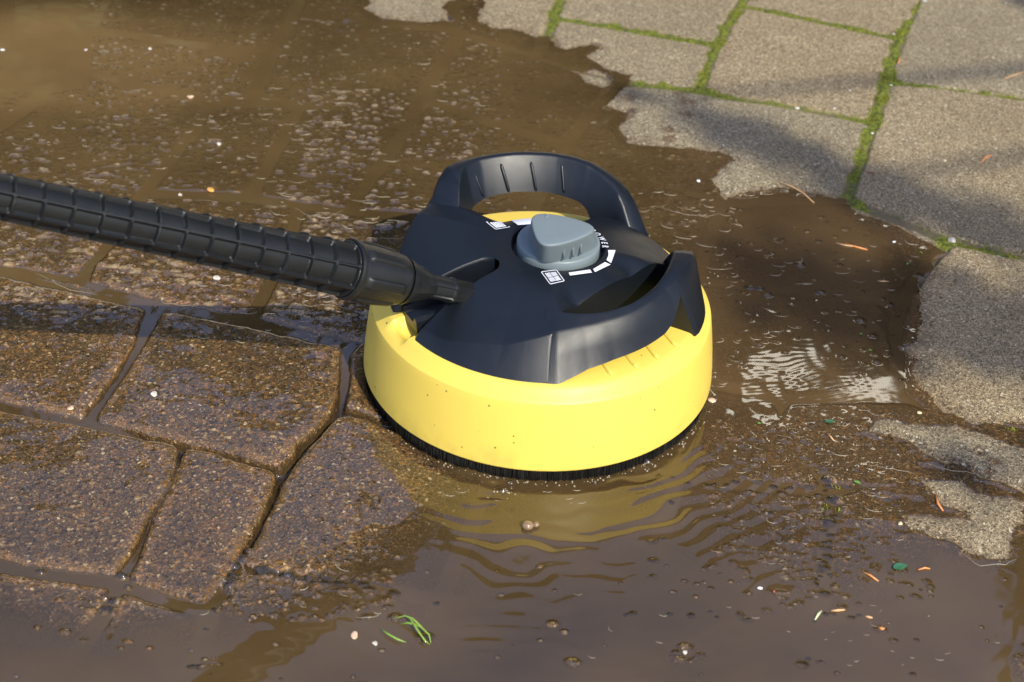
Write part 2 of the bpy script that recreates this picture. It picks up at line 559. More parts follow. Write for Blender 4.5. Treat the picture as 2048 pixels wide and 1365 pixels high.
# water level: pools lie level, a thin film follows the wet stones
LOWW = shepard([(450, 905, -13), (400, 890, -11), (560, 940, -18), (600, 885, -18), (640, 850, -16), (368, 930, -14), (545, 1010, -18), (500, 1080, -12), (350, 980, -12), (320, 1030, -10), (250, 1110, -3), (230, 800, -3.5), (180, 840, -4.5),
                (300, 640, -1.0), (700, 1000, -.5), (900, 1100, 0), (100, 850, -1.2), (500, 620, 0), (500, 1250, 0), (650, 1180, -.3), (0, 560, 0), (690, 760, -2.5)], .03, 0) * MM
rip = np.zeros(X.shape)
front = sstep(-.02, -.14, Y)
rip += .50 * MM * np.sin((RR - .145) / .0150 * 2 * math.pi + 6.0 * vnoise(X, Y, .05, 51) + 6 * vnoise(X, Y, .022, 53)) * np.clip(.65 + 2.2 * vnoise(X, Y, .035, 57), .05, 1.6) * np.exp(-np.maximum(RR - .145, 0) / .075) * (.35 + .65 * front)
rip += .22 * MM * fbm(X, Y, .024, 55, 3, .55) * np.exp(-np.maximum(RR - .145, 0) / .12)
rip += .16 * MM * fbm(X, Y * 1.6, .06, 61, 3, .45)
rip += .008 * MM * fbm(X, Y, .009, 71, 2)
rpq = at(1650, 755)
rip *= 1 - .65 * np.exp(-((X - rpq[0]) ** 2 + (Y - rpq[1]) ** 2) / (2 * .05 ** 2))
rip += (.9 * MM) * np.maximum(0, vnoise(X, Y, .007, 81)) * np.exp(-((RR - .146) / .005) ** 2)
rp = at(1600, 760)
rr2 = np.hypot(X - rp[0], Y - rp[1])
rip += .016 * MM * fbm(X * .45, Y, .008, 91, 2) * np.exp(-(rr2 / .09) ** 2)
rip += .010 * MM * np.sin((X * .3 - Y) / .006 * 2 * math.pi + 9 * vnoise(X, Y, .03, 92)) * np.exp(-(rr2 / .05) ** 2)
gb = blur(blur(H, 1), 1)
smoothw = shepard([(100, 700, .6), (450, 850, .9), (200, 1000, 1), (450, 1080, 1), (700, 950, .9), (200, 780, 1), (100, 500, .5), (500, 600, .5), (300, 300, 0), (600, 300, 0), (800, 150, 0), (100, 300, 0), (1200, 300, 0), (900, 1150, .5)], .06, 0)
smoothw = smoothw * sstep(.006, .014, D)
gb3 = blur(blur(H, 4), 4)
gb = gb * (1 - smoothw) + (gb3 + .10 * MM) * smoothw
WZ = smax(LOWW + rip, gb + .16 * MM + .10 * MM * vnoise(X, Y, .004, 99), 1.9 * MM)
WZ = np.where(SDF < .001, np.maximum(WZ, H + .05 * MM), WZ)
depth = np.clip((WZ - H) / MM, 0, 20)
WZ = np.where(SDF > .0012, H - .6 * MM, WZ)
WZ = WZ - sstep(-.0012, .0012, SDF) * .35 * MM
wet = 1 - sstep(-.0008, .0008, SDF)
# dark splashes thrown on the dry stones
spl = np.zeros(X.shape)
for pl in ([(1112, 92), (1195, 90), (1200, 98), (1150, 108), (1130, 104)], [(1222, 232), (1268, 222), (1262, 232), (1232, 246)], [(1358, 190), (1370, 188), (1368, 200)],
           [(1372, 208), (1382, 206), (1378, 236), (1370, 232)], [(1335, 265), (1344, 262), (1342, 280), (1334, 282)], [(1248, 195), (1262, 196), (1256, 202)],
           [(1895, 925), (1960, 905), (1985, 925), (1975, 945), (1940, 940)]):
    for (cx, cy) in pl:
        p = at(cx, cy)
        spl = np.maximum(spl, 1 - sstep(.004, .008, np.hypot(qx - p[0], qy - p[1])))
damp = (1 - sstep(.0, .004 + .022 * np.maximum(0, .3 + vnoise(X, Y, .035, 77)), SDF)) * .48
wetc = np.maximum(np.maximum(wet, spl * .85), damp)
moss = shepard([(1480, 40, 1), (1450, 80, 1), (1300, 75, .8), (1400, 130, .8), (1400, 170, .9), (1600, 40, .9), (1700, 60, 1), (1780, 75, 1), (1820, 30, 1), (1770, 170, 1), (1755, 230, .9), (1730, 270, .6),
                (1715, 330, .6), (1700, 370, .6), (1900, 175, .7), (2000, 190, .8), (1360, 180, .6), (1500, 200, .5), (1600, 220, .3), (1670, 235, .25), (1120, 20, .7), (1105, 60, .7), (1200, 55, .7),
                (1940, 490, .5), (2030, 510, .7), (1900, 850, .2), (2020, 862, .35), (1000, 300, 0), (1500, 600, 0), (600, 800, 0)], .025, 0)
moss = moss * (1 - sstep(.0005, .0075, D - .007 * fbm(X, Y, .012, 35, 2))) * sstep(-.42, .05, fbm(X, Y, .022, 36, 2) + (moss - .42)) * sstep(-.002, .004, SDF)
H += moss * (2.2 + 3.5 * np.maximum(0, fbm(X, Y, .006, 37, 2))) * MM


def gridmesh(name, Z, mat, keep=None, attrs={}):
    me = bpy.data.meshes.new(name)
    idx = np.arange(NY * NX, dtype=np.int32).reshape(NY, NX)
    q = np.stack([idx[:-1, :-1], idx[:-1, 1:], idx[1:, 1:], idx[1:, :-1]], -1).reshape(-1, 4)
    co = np.stack([X, Y, Z], -1).reshape(-1, 3).astype(np.float32)
    if keep is not None:
        q = q[keep.reshape(-1)[q].any(1)]
        used = np.zeros(NY * NX, bool)
        used[q.reshape(-1)] = True
        mp = np.cumsum(used) - 1
        q = mp[q].astype(np.int32)
        co = co[used]
    else:
        used = slice(None)
    me.vertices.add(len(co))
    me.vertices.foreach_set('co', co.reshape(-1))
    me.loops.add(q.size)
    me.loops.foreach_set('vertex_index', q.reshape(-1).astype(np.int32))
    me.polygons.add(len(q))
    me.polygons.foreach_set('loop_start', np.arange(0, q.size, 4, dtype=np.int32))
    me.polygons.foreach_set('use_smooth', np.ones(len(q), bool))
    for k, A in attrs.items():
        a = me.attributes.new(k, 'FLOAT', 'POINT')
        a.data.foreach_set('value', A.reshape(-1)[used].astype(np.float32))
    me.update(calc_edges=True)
    me.validate()
    return link(name, me, mat)


def zground(x, y, water=True):
    i = min(NX - 1, max(0, int(np.searchsorted(XS, x))))
    j = min(NY - 1, max(0, int(np.searchsorted(YS, y))))
    return max(H[j, i], WZ[j, i]) if water else H[j, i]


def stone_mat():
    t = NT("paving_stone")
    co = t.n("TexCoord").outputs['Object']
    wt = t.n("Attribute", attribute_name='wet').outputs['Fac']
    jn = t.n("Attribute", attribute_name='jn').outputs['Fac']
    ms = t.n("Attribute", attribute_name='moss').outputs['Fac']
    sid = t.n("Attribute", attribute_name='sid').outputs['Fac']
    wco = t.n("VectorMath", operation='ADD', ins={0: co, 1: t.n("VectorMath", operation='SCALE', ins={0: t.noise(co, 220, 2, out=1), 3: .0022}).outputs[0]}).outputs[0]
    v1 = t.n("TexVoronoi", ins={'Vector': wco, 'Scale': 470.0, 'Randomness': 1.0})
    v2 = t.n("TexVoronoi", ins={'Vector': wco, 'Scale': 1050.0})
    r1 = t.n("SeparateColor", ins={0: v1.outputs['Color']})
    r2 = t.n("SeparateColor", ins={0: v2.outputs['Color']})
    wetpal = [(0, (.035, .026, .020)), (.14, (.085, .060, .040)), (.34, (.13, .085, .048)), (.5, (.085, .068, .060)), (.62, (.22, .125, .055)), (.72, (.12, .098, .078)),
              (.82, (.30, .175, .08)), (.89, (.36, .27, .17)), (.95, (.16, .125, .105)), (.975, (.55, .49, .40))]
    drypal = [(0, (.10, .078, .048)), (.15, (.19, .152, .093)), (.34, (.27, .220, .138)), (.58, (.33, .270, .170)), (.8, (.42, .352, .230)), (.92, (.20, .150, .095)), (.965, (.58, .52, .40))]
    cw1 = t.ramp(r1.outputs[0], wetpal, 'CONSTANT')
    cw2 = t.ramp(r2.outputs[1], wetpal, 'CONSTANT')
    cd1 = t.ramp(r1.outputs[0], drypal, 'CONSTANT')
    cd2 = t.ramp(r2.outputs[1], drypal, 'CONSTANT')
    selw = t.math('GREATER_THAN', r1.outputs[2], .52)
    cw = t.mix(selw, cw2, cw1)
    cd = t.mix(t.math('MULTIPLY', selw, .8), cd2, cd1)
    cd = t.mix(1.0, cd, t.ramp(t.noise(co, 520, 3, .7), [(.3, (.70, .70, .68)), (.7, (1.42, 1.42, 1.34))]), 'MULTIPLY')
    mac = t.noise(co, 9, 6, .6)
    cd = t.mix(t.ramp(mac, [(.3, g3(0)), (.7, g3(1))]), t.mix(1.0, cd, (.80, .78, .76), 'MULTIPLY'), cd)
    mac2 = t.noise(co, 26, 5, .6)
    cw = t.mix(t.ramp(mac2, [(.35, g3(0)), (.68, g3(1))]), t.mix(1.0, cw, (.80, .78, .70), 'MULTIPLY'), t.mix(1.0, cw, (1.32, 1.22, .95), 'MULTIPLY'))
    tint = t.ramp(sid, [(0, (1.06, 1.0, .94)), (.5, (.94, .95, .98)), (1, (1.0, .96, .93))])
    c = t.mix(wt, cd, cw)
    c = t.mix(1.0, c, tint, 'MULTIPLY')
    rim = t.n("Attribute", attribute_name='rim').outputs['Fac']
    c = t.mix(t.math('MULTIPLY', rim, t.math('MULTIPLY', wt, t.ramp(t.noise(co, 90, 5, .7), [(.42, g3(0)), (.66, g3(.55))]))), c, t.mix(r2.outputs[0], (.16, .085, .022), (.42, .25, .09)))
    gt_ = t.n("Attribute", attribute_name='grit').outputs['Fac']
    c = t.mix(t.math('MULTIPLY', gt_, .9), c, t.mix(r1.outputs[1], (.26, .18, .09), (.52, .42, .27)))
    jc = t.mix(wt, t.mix(t.noise(co, 300, 4), (.07, .055, .03), (.20, .16, .10)), t.mix(t.noise(co, 200, 4), (.012, .009, .006), (.035, .022, .012)))
    c = t.mix(jn, c, jc)
    mn = t.noise(co, 260, 6, .7)
    mc = t.ramp(mn, [(.28, (.022, .028, .005)), (.45, (.075, .09, .010)), (.6, (.19, .21, .018)), (.78, (.33, .32, .04))])
    msf = t.math('MULTIPLY', t.math('ADD', ms, t.math('MULTIPLY', t.math('SUBTRACT', mn, .5), .9)), 2.4, clamp=True)
    c = t.mix(t.math('MULTIPLY', msf, t.math('GREATER_THAN', ms, .02)), c, mc)
    hgt = t.math('ADD', t.math('MULTIPLY', v2.outputs['Distance'], 1.2), t.math('MULTIPLY', t.noise(co, 1100, 3, .7), .8))
    hgt = t.math('ADD', hgt, t.math('MULTIPLY', v1.outputs['Distance'], 1.2))
    b = t.n("Bump", ins={'Strength': .75, 'Distance': .0009, 'Height': hgt})
    rg = t.math('MULTIPLY_ADD', wt, -.42, .88)
    p = t.n("BsdfPrincipled", ins={'Base Color': c, 'Roughness': rg, 'Specular IOR Level': .35, 'Normal': b.outputs[0]})
    return t.done(p.outputs[0])


def water_mat():
    t = NT("muddy_water")
    co = t.n("TexCoord").outputs['Object']
    dp = t.n("Attribute", attribute_name='depth').outputs['Fac']
    mt = t.n("Attribute", attribute_name='murk').outputs['Fac']
    k = t.math('MULTIPLY', mt, -1.0)
    op = t.math('SUBTRACT', 1.0, t.math('POWER', 2.71828, t.math('MULTIPLY', dp, k)), clamp=True)
    n1 = t.noise(co, 11, 5, .6)
    n2 = t.noise(co, 420, 3, .6)
    tone = t.n("Attribute", attribute_name='silt_shade').outputs['Fac']
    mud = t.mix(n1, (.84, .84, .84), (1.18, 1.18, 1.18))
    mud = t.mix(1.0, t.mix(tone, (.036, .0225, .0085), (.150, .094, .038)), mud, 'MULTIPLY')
    mud = t.mix(t.ramp(n2, [(.62, g3(0)), (.78, g3(.5))]), mud, t.mix(.5, mud, (.17, .11, .05)))
    df = t.n("BsdfDiffuse", ins={'Color': mud})
    tr = t.n("BsdfTransparent", ins={'Color': (.95, .90, .80, 1)})
    body = t.n("MixShader", ins={0: op, 1: tr.outputs[0], 2: df.outputs[0]})
    gl = t.n("BsdfGlossy", ins={'Color': (1, 1, 1, 1), 'Roughness': .03})
    bf = t.n("NewGeometry").outputs['Backfacing']
    # a thin sheet: the same reflectance from above and from below
    fr = t.n("Fresnel", ins={'IOR': t.math('MULTIPLY_ADD', bf, 1 / 1.62 - 1.62, 1.62)})
    sh = t.n("MixShader", ins={0: fr.outputs[0], 1: body.outputs[0], 2: gl.outputs[0]})
    return t.done(sh.outputs[0])


stoneM = stone_mat()
waterM = water_mat()
pav = gridmesh('pavement', H, stoneM, None, {'wet': wetc, 'jn': joint * (1 - .3 * moss), 'moss': moss, 'sid': SID, 'grit': GR, 'rim': np.exp(-((D - .008) / .005) ** 2)})
tag(pav, kind='structure')
murk = shepard([(100, 900, .35), (450, 850, .3), (650, 1000, .35), (450, 1080, .35), (200, 700, .45), (400, 580, .5), (800, 600, .6), (200, 300, 2.6), (600, 300, 2.6), (400, 200, 2.6), (800, 100, 2.4), (100, 100, 2.5), (1100, 200, 2.0), (900, 300, 2.2),
                (1550, 550, .9), (1600, 900, .55), (1500, 1050, .5), (1200, 1150, 1.3), (1000, 1080, 1.2), (700, 1300, 1.4), (1300, 1300, 1.5), (1800, 1250, 1.3), (100, 1250, 1.2), (300, 1300, 1.3)], .07, .8)
silt_shade = shepard([(80, 120, .95), (300, 150, .8), (200, 300, .5), (550, 180, .52), (500, 300, .42), (750, 250, .42), (950, 150, .5), (1050, 300, .5), (1250, 380, .3), (1400, 480, .3), (1550, 520, .1), (1700, 520, .3), (1750, 600, .15),  # mud paleness by silt; tree shade on the right-hand water is darkened in too
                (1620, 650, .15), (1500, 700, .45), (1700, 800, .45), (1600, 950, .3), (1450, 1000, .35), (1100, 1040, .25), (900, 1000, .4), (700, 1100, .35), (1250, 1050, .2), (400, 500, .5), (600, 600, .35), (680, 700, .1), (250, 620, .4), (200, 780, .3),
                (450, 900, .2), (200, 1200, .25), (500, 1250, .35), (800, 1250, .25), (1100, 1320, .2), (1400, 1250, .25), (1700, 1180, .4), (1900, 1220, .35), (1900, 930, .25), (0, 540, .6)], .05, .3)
silt_shade = np.clip(silt_shade + .22 * fbm(X, Y * 1.5, .09, 301, 4), 0, 1)
wat = gridmesh('water', WZ, waterM, SDF < .0022, {'depth': depth, 'murk': murk, 'silt_shade': silt_shade})
tag(wat, kind='structure')


# outer ground: continues the yard beyond the part in view
def outer_mat():
    t = NT("yard_paving")
    co = t.n("TexCoord").outputs['Object']
    mp = t.n("Mapping", ins={0: co, 2: (0, 0, math.atan2(ux[1], ux[0]) * -1)})
    br = t.n("TexBrick", ins={'Vector': mp.outputs[0], 'Color1': (.25, .205, .135, 1), 'Color2': (.20, .165, .115, 1), 'Mortar': (.07, .08, .02, 1), 'Scale': 1.0,
                              'Mortar Size': .006, 'Mortar Smooth': .3, 'Brick Width': .15, 'Row Height': .118})
    n = t.noise(co, 60, 7, .7)
    c = t.mix(.5, br.outputs[0], t.mix(n, (.12, .10, .065), (.34, .28, .19)))
    b = t.n("Bump", ins={'Strength': .6, 'Distance': .004, 'Height': t.math('SUBTRACT', t.math('MULTIPLY', n, .2), br.outputs[1])})
    p = t.n("BsdfPrincipled", ins={'Base Color': c, 'Roughness': .9, 'Specular IOR Level': .3, 'Normal': b.outputs[0]})
    return t.done(p.outputs[0])


x0, x1, y0, y1 = XS[0] + .003, XS[-1] - .003, YS[0] + .003, YS[-1] - .003
zz = -.006
V = [(x0, y0, zz), (x1, y0, zz), (x1, y1, zz), (x0, y1, zz), (-60, -60, zz), (60, -60, zz), (60, 60, zz), (-60, 60, zz)]
tag(pymesh('ground', V, [(4, 5, 1, 0), (5, 6, 2, 1), (6, 7, 3, 2), (7, 4, 0, 3)], outer_mat(), smooth=False), kind='structure')

# ------------------------------------------------------------------ the surface cleaner
yellow = plastic("yellow_plastic", (.71, .535, .092), .42, .4, .015, 900, .03, dirt=.25)
black = plastic("black_plastic", (.0050, .0072, .0110), .35, .45, .07, 1900, .25)  # blue cast of the reflected sky mixed into the black
blacksoft = plastic("black_rubber", (.0085, .0095, .0095), .38, .48, .09, 900, .3)
grey = plastic("grey_plastic", (.155, .195, .21), .42, .45, .015, 900, .03)
white = simple("white_print", (.62, .64, .72), (.70, .72, .78), .5, 400)
bristle = simple("black_bristle", (.004, .004, .003), (.012, .011, .008), .6, 900, .3)

dev = bpy.data.objects.new('surface_cleaner', None)
COL.objects.link(dev)
tag(dev, 'round yellow patio surface cleaner head with black twin handled cover standing in muddy water', 'surface cleaner')
AX = R(30.5)
cA, sA = math.cos(AX), math.sin(AX)


def pol(r, deg, z):
    a = AX + R(deg)
    return (r * math.cos(a), r * math.sin(a), z)


# yellow housing
prof = [(.139, .0112), (.1444, .0113), (.1450, .0125), (.1444, .022), (.1425, .040), (.1400, .058), (.1381, .0690), (.1377, .0702), (.1370, .0709), (.1325, .0748), (.1286, .0786),
        (.1274, .0794), (.1255, .0800), (.122, .0803), (.118, .0806), (.114, .0808), (.110, .0810), (.105, .0812), (.100, .0814), (.095, .0815), (.09, .0816), (.06, .082), (.0, .082)]
pr = []
for i in range(len(prof) - 1):
    a, b = prof[i], prof[i + 1]
    kk = 3 if i > 6 else 2
    for j in range(kk):
        pr.append((a[0] + (b[0] - a[0]) * j / kk, a[1] + (b[1] - a[1]) * j / kk))
pr.append(prof[-1])
NA = 540
V = []
gp = at(826, 664, .074)
ga = math.atan2(gp[1], gp[0])
gd = np.array([math.cos(ga), math.sin(ga)])
for (r, z) in pr:
    for k in range(NA):
        a = 2 * math.pi * k / NA
        x, y = r * math.cos(a), r * math.sin(a)
        zz_ = z
        if r < .1375 and z > .06:
            al = x * gd[0] + y * gd[1]
            pe = x * -gd[1] + y * gd[0]
            if al > 0:
                wv = max(0.0, 1 - (pe / .0135) ** 2)
                endf = max(0.0, min(1.0, (.1352 - al) / .014))
                endf = endf * endf * (3 - 2 * endf)
                zz_ = z - .0105 * (wv ** .75) * endf if wv > 0 else z
        V.append((x, y, zz_))
hs = pymesh('housing', V, gridfaces(len(pr), NA, True), yellow, dev, sharp=14)
hs['label'] = 'yellow round housing with bevelled shoulder'
V, Fc = [], []
for a_, b_ in (((1203, 722), (1225, 752)), ((1246, 702), (1275, 737)), ((1287, 683), (1317, 719)), ((1321, 657), (1353, 693))):
    p, q = at(*a_, .0812), at(*b_, .0806)
    d = (q - p)[:2]
    d /= np.linalg.norm(d)
    p2 = p - np.array([d[0], d[1], 0]) * .02
    tube(V, Fc, [p2 + (q - p2) * s for s in (0, .3, .6, .9, 1)], [.0022, .0022, .0022, .0022, .0012], 8)
pymesh('ridge', V, Fc, yellow, dev)

# brush skirt under the rim
V, Fc = [], []
nb = 1300
for k in range(nb):
    a = 2 * math.pi * k / nb
    rj = .1418 + random.uniform(-.0007, .0007)
    zb = -.0035 + random.uniform(-.0012, .0004)
    for r, z in ((rj - .004, .014), (rj - .0035, zb), (rj + random.uniform(-.0006, .0006), zb + .0003), (rj, .005), (rj, .0135)):
        V.append((r * math.cos(a), r * math.sin(a), z))
for k in range(nb):
    for j in range(4):
        a, b = k * 5 + j, ((k + 1) % nb) * 5 + j
        Fc.append((a, b, b + 1, a + 1))
for k in range(900):
    a = random.uniform(0, 2 * math.pi)
    r = .1418 + random.uniform(.0, .0016)
    a2 = a + random.uniform(-.006, .006)
    i = len(V)
    for (aa, rr_, z, ww) in ((a, r - .001, .0130, .0006), (a2, r + .0008, -.003, .0003)):
        c, s = math.cos(aa), math.sin(aa)
        V.append((r * c + s * ww, r * s - c * ww, z))
        V.append((rr_ * c - s * ww, rr_ * s + c * ww, z))
    Fc.append((i, i + 1, i + 3, i + 2))
pymesh('brush_ring', V, Fc, bristle, dev, smooth=False)

# black cover
KC = at(1116, 497, .1165)[:2]
KR = .0335


def zcov(r, deg):
    ad = np.abs(deg)
    chord = .0625 / np.maximum(.3, np.cos(np.radians(ad - 70)))
    near = np.asarray(deg) < 0
    tA = [0, 40, 90, 114, 126, 135, 147, 158, 169, 180]
    rA = np.interp(ad, tA, [.1170, .114, .106, .1022, .1050, .1078, .1098, .1135, .1170, .1180])
    rB = np.interp(ad, tA, [.1170, .117, .116, .1150, .1160, .1165, .1168, .1170, .1172, .1180])
    rn = np.where(near, rA, rB)
    op = sstep(17, 24, ad) * (1 - sstep(112, 115.5, ad))
    rc = rn * (1 - op) + chord * op
    rc = np.where((ad >= 24) & (ad <= 112), chord, rc)
    zA = np.interp(ad, [0, 12, 30, 55, 90, 114, 126, 135, 147, 158, 169, 180], [.0895, .0905, .0960, .1020, .1070, .1105, .1045, .0992, .0962, .0925, .0895, .0885])
    zB = np.interp(ad, [0, 12, 30, 55, 90, 114, 126, 135, 147, 158, 169, 180], [.0895, .0905, .0990, .1080, .1130, .1200, .1175, .1120, .1040, .0970, .0900, .0885])
    zc = np.where(near, zA, zB)
    s = np.clip(r / rn, 0, 1.2)
    k0 = .30
    s2 = np.clip((s - k0) / (1 - k0), 0, 1.3)
    z = .1195 + (zc - .1195) * s2 ** 1.5
    z = z + .0030 * np.sin(np.pi * np.clip(s2, 0, 1))
    z = z - np.where(near, .0045, .0095) * sstep(24, 44, ad) * (1 - sstep(96, 113, ad)) * np.clip((r - .040) / .0225, 0, 1.3) ** 1.6
    return z, rc, zc


def cover_z(x, y):
    lx, ly = x * cA + y * sA, -x * sA + y * cA
    z, _, _ = zcov(math.hypot(lx, ly), math.degrees(math.atan2(ly, lx)))
    return float(z)


def hw(r):
    return np.where(r < .042, 0, np.where(r < .055, .0112 * np.sqrt(np.clip(1 - ((.055 - r) / .013) ** 2, 0, 1)), .0112 + (r - .055) / .067 * .0095))


ab = np.unique(np.concatenate([np.linspace(0, 14, 18), np.linspace(14, 26, 30), np.linspace(26, 108, 90), np.linspace(108, 118, 26), np.linspace(118, 180, 90)]))
ang = np.concatenate([-ab[::-1], ab[1:]])
fr_ = np.concatenate([np.linspace(0.005, .97, 110), [.98, .988, .994, .998, 1.0]])
V = []
rows = []
edgeL, edgeR = [], []
for f in fr_:
    rowp = []
    for dg in ang:
        ad = abs(dg)
        z, rc, zc = zcov(np.array(1.0), np.array(math.copysign(ad, dg)))
        r = float(rc) * f
        if ad > 118:
            ps = math.degrees(math.asin(min(1, float(hw(np.array(r))) / r))) if r > .04 else 0
            ad2 = 118 + (ad - 118) / 62 * (62 - ps)
        else:
            ad2 = ad
        d2_ = math.copysign(ad2, dg)
        z, rc2, zc = zcov(np.array(r), np.array(math.copysign(ad2, dg)))
        z = float(z)
        if f > .97:
            tt = (f - .97) / .03
            z -= .0004 * tt * tt
        px_, py_, _ = pol(r, d2_, 0)
        kd = math.hypot(px_ - KC[0], py_ - KC[1])
        z -= .006 * (1 - float(sstep(.0362, .0378, kd)))
        rowp.append((px_, py_, z, d2_, r))
    rows.append(rowp)
# facet rows
last = rows[-1]
for tt in (0.02, .06, .2, .4, .6, .8, .93, 1.0):
    rowp = []
    for (x, y, z, dg, r) in last:
        ad = abs(dg)
        inop = float(sstep(18, 23.5, ad) * (1 - sstep(112, 116.5, ad)))
        rb = (.1252) * (1 - inop) + (r + .0012) * inop
        r2 = r + (rb - r) * tt + (.0006 * math.sin(math.pi * tt))
        z2 = z + (.0790 - z) * tt
        q = pol(r2, dg, z2)
        rowp.append((q[0], q[1], q[2], dg, r2))
    rows.append(rowp)
m = len(ang)
for rw in rows:
    V += [p[:3] for p in rw]
Fc = gridfaces(len(rows), m)
# slot walls
for side in (0, m - 1):
    sg = 1 if side == 0 else -1
    base = len(V)
    tdir = np.array([-math.sin(AX + math.pi), math.cos(AX + math.pi)])
    cnt = 0
    for rw in rows:
        x, y, z, dg, r = rw[side]
        if r < .0425:
            continue
        nrm = tdir * (-1 if dg > 0 else 1) * -1
        # inward = toward the axis
        axd = np.array([math.cos(AX + math.pi), math.sin(AX + math.pi)])
        pe = (x * -axd[1] + y * axd[0])
        inn = -math.copysign(1, pe) * np.array([-axd[1], axd[0]])
        for (o, dz) in ((0, 0), (.0008, -.0003), (.0014, -.0012), (.0018, -.003), (.0025, None)):
            V.append((x + inn[0] * o, y + inn[1] * o, (z + dz) if dz is not None else .0795))
        cnt += 1
    Fc += gridfaces(cnt, 5, off=base)
cover = pymesh('cover', V, Fc, black, dev, sharp=32, merge=.00004)
cover['label'] = 'matt black plastic cover with hose slot'


# handles
def handle(side, tab, label):
    V = []
    degs = np.concatenate([np.linspace(118, 60, 74), np.linspace(59.6, 34, 100), np.linspace(33.5, 8, 40)])
    T = {k: np.array(v) for k, v in tab.items()}
    for dg in degs:
        ro = np.interp(dg, T['d'][::-1], T['ro'][::-1])
        ri = np.interp(dg, T['d'][::-1], T['ri'][::-1])
        zt = np.interp(dg, T['dz'][::-1], T['zt'][::-1])
        zb = np.interp(dg, T['db'][::-1], T['zb'][::-1])
        rb = np.interp(dg, T['d'][::-1], T['rb'][::-1])
        zi = np.interp(dg, T['dz'][::-1], T['zti'][::-1]) if 'zti' in T else zt + .0006
        rib = np.interp(dg, T['d'][::-1], T['rib'][::-1])

        def fo(z):
            return rb + (ro + .0010 - rb) * (z - .08) / (zt - .08)

        def fi(z):
            return rib + (ri - rib) * (z - .08) / (zt - .08)
        zm, z2 = max(zb + .004, .080 + (zt - .08) * .55), zt - .0042
        z2 = max(z2, zb + .005)
        zm = min(zm, z2 - .0005)
        sec = [(fo(zb) - .0022, zb), (fo(zb), zb + .0008), (fo(zb + .003) + .0002, zb + .003), (fo(zm), zm), (fo(z2), z2), (ro + .0002, zt - .0018), (ro - .0009, zt - .0005), (ro - .0022, zt),
               ((ri + ro) / 2, (zt + zi) / 2 + .0004), (ri + .0022, zi), (ri + .0009, zi - .0008), (ri + .0001, zi - .0022), (fi(z2), z2), (fi(zm), zm), (fi(zb + .004), zb + .004), (fi(zb) + .0005, zb + .001), (fi(zb) + .002, zb)]
        for r, z in sec:
            V.append(pol(r, side * dg, z))
    n = len(sec)
    Fc = gridfaces(len(degs), n, True)
    Fc.append(tuple(range(n)))
    Fc.append(tuple((len(degs) - 1) * n + k for k in range(n))[::-1])
    o = pymesh('handle', V, Fc, black, dev, sharp=40, merge=.00001)
    o['label'] = label
    return o


right = dict(d=[118, 113, 108, 101, 90, 75, 57, 49, 42, 36, 30, 26, 20, 14, 8],
             ro=[.0995, .1014, .1000, .0990, .1003, .1035, .1068, .1100, .1130, .1155, .1180, .1190, .1180, .116, .114],
             rb=[.1240, .1249, .1222, .1195, .1185, .1215, .1275, .1312, .1316, .1316, .1310, .1300, .1270, .122, .117],
             ri=[.080, .080, .0830, .0865, .0905, .0940, .0965, .0975, .0985, .0995, .1010, .102, .101, .099, .097],
             rib=[.080, .081, .084, .087, .091, .095, .099, .101, .102, .103, .104, .104, .102, .099, .097],
             dz=[118, 114, 108, 101, 90, 75, 57, 50, 44, 36, 30, 26, 22, 18, 14, 8], zt=[.1095, .1108, .1118, .1128, .1145, .1165, .1205, .1225, .1235, .1240, .1238, .1215, .1160, .106, .096, .087],
             zti=[.1165, .1168, .1168, .1170, .1172, .1185, .1215, .1232, .1242, .1246, .1243, .1220, .1165, .107, .097, .088],
             db=[118, 113, 108, 101, 90, 75, 66, 60, 55, 52.0, 51.8, 36, 8], zb=[.0790, .0793, .0815, .0850, .0875, .0903, .0930, .0975, .1050, .1110, .0775, .0775, .0785])
back = dict(d=[118, 113, 108, 103, 98, 90, 75, 57, 49, 42, 36, 30, 26, 20, 14, 8],
            ro=[.1175, .1200, .1245, .1275, .1285, .1278, .1275, .1265, .1255, .1245, .1235, .1225, .1215, .1200, .118, .116],
            rb=[.1245, .1250, .1252, .1255, .1255, .1255, .1255, .1255, .1255, .1255, .1255, .1250, .1245, .1230, .120, .117],
            ri=[.086, .090, .098, .1065, .1130, .1180, .1185, .1170, .1150, .1130, .1105, .1080, .105, .102, .099, .097],
            rib=[.076, .077, .080, .083, .0865, .0880, .0885, .0890, .0895, .0900, .091, .092, .093, .094, .095, .095],
            dz=[118, 113, 108, 103, 98, 90, 75, 60, 50, 44, 36, 30, 26, 22, 18, 14, 8], zt=[.1185, .1225, .1320, .1380, .1390, .1394, .1398, .1395, .1385, .137, .132, .127, .1225, .1150, .105, .096, .087],
            db=[118, 108, 105.5, 103, 100, 90, 75, 60, 50, 44, 40, 37.5, 35.5, 34, 8], zb=[.0800, .0810, .0860, .1000, .1080, .1105, .1115, .1110, .1090, .107, .102, .0960, .0800, .079, .0785])
h1 = handle(-1, right, 'black loop handle nearest the camera')
h2 = handle(1, back, 'raised black loop handle at the back with four grip ribs')
# grip ribs on the inner face of each handle
for hd, side, zt_, zb_, ra_, rb2_ in ((h2, 1, .1350, .1135, .1157, .1042), (h1, -1, .114, .097, .0935, .0955)):
    for dg in (94, 81, 68, 55):
        V, Fc = [], []
        tube(V, Fc, [pol(ra_ + (rb2_ - ra_) * s - .0002, side * (dg - 2.5 * s), zt_ + (zb_ - zt_) * s) for s in (0, .1, .5, .9, 1)], [.0006, .0014, .0014, .0013, .0008], 8)
        pymesh('grip_rib', V, Fc, black, hd)
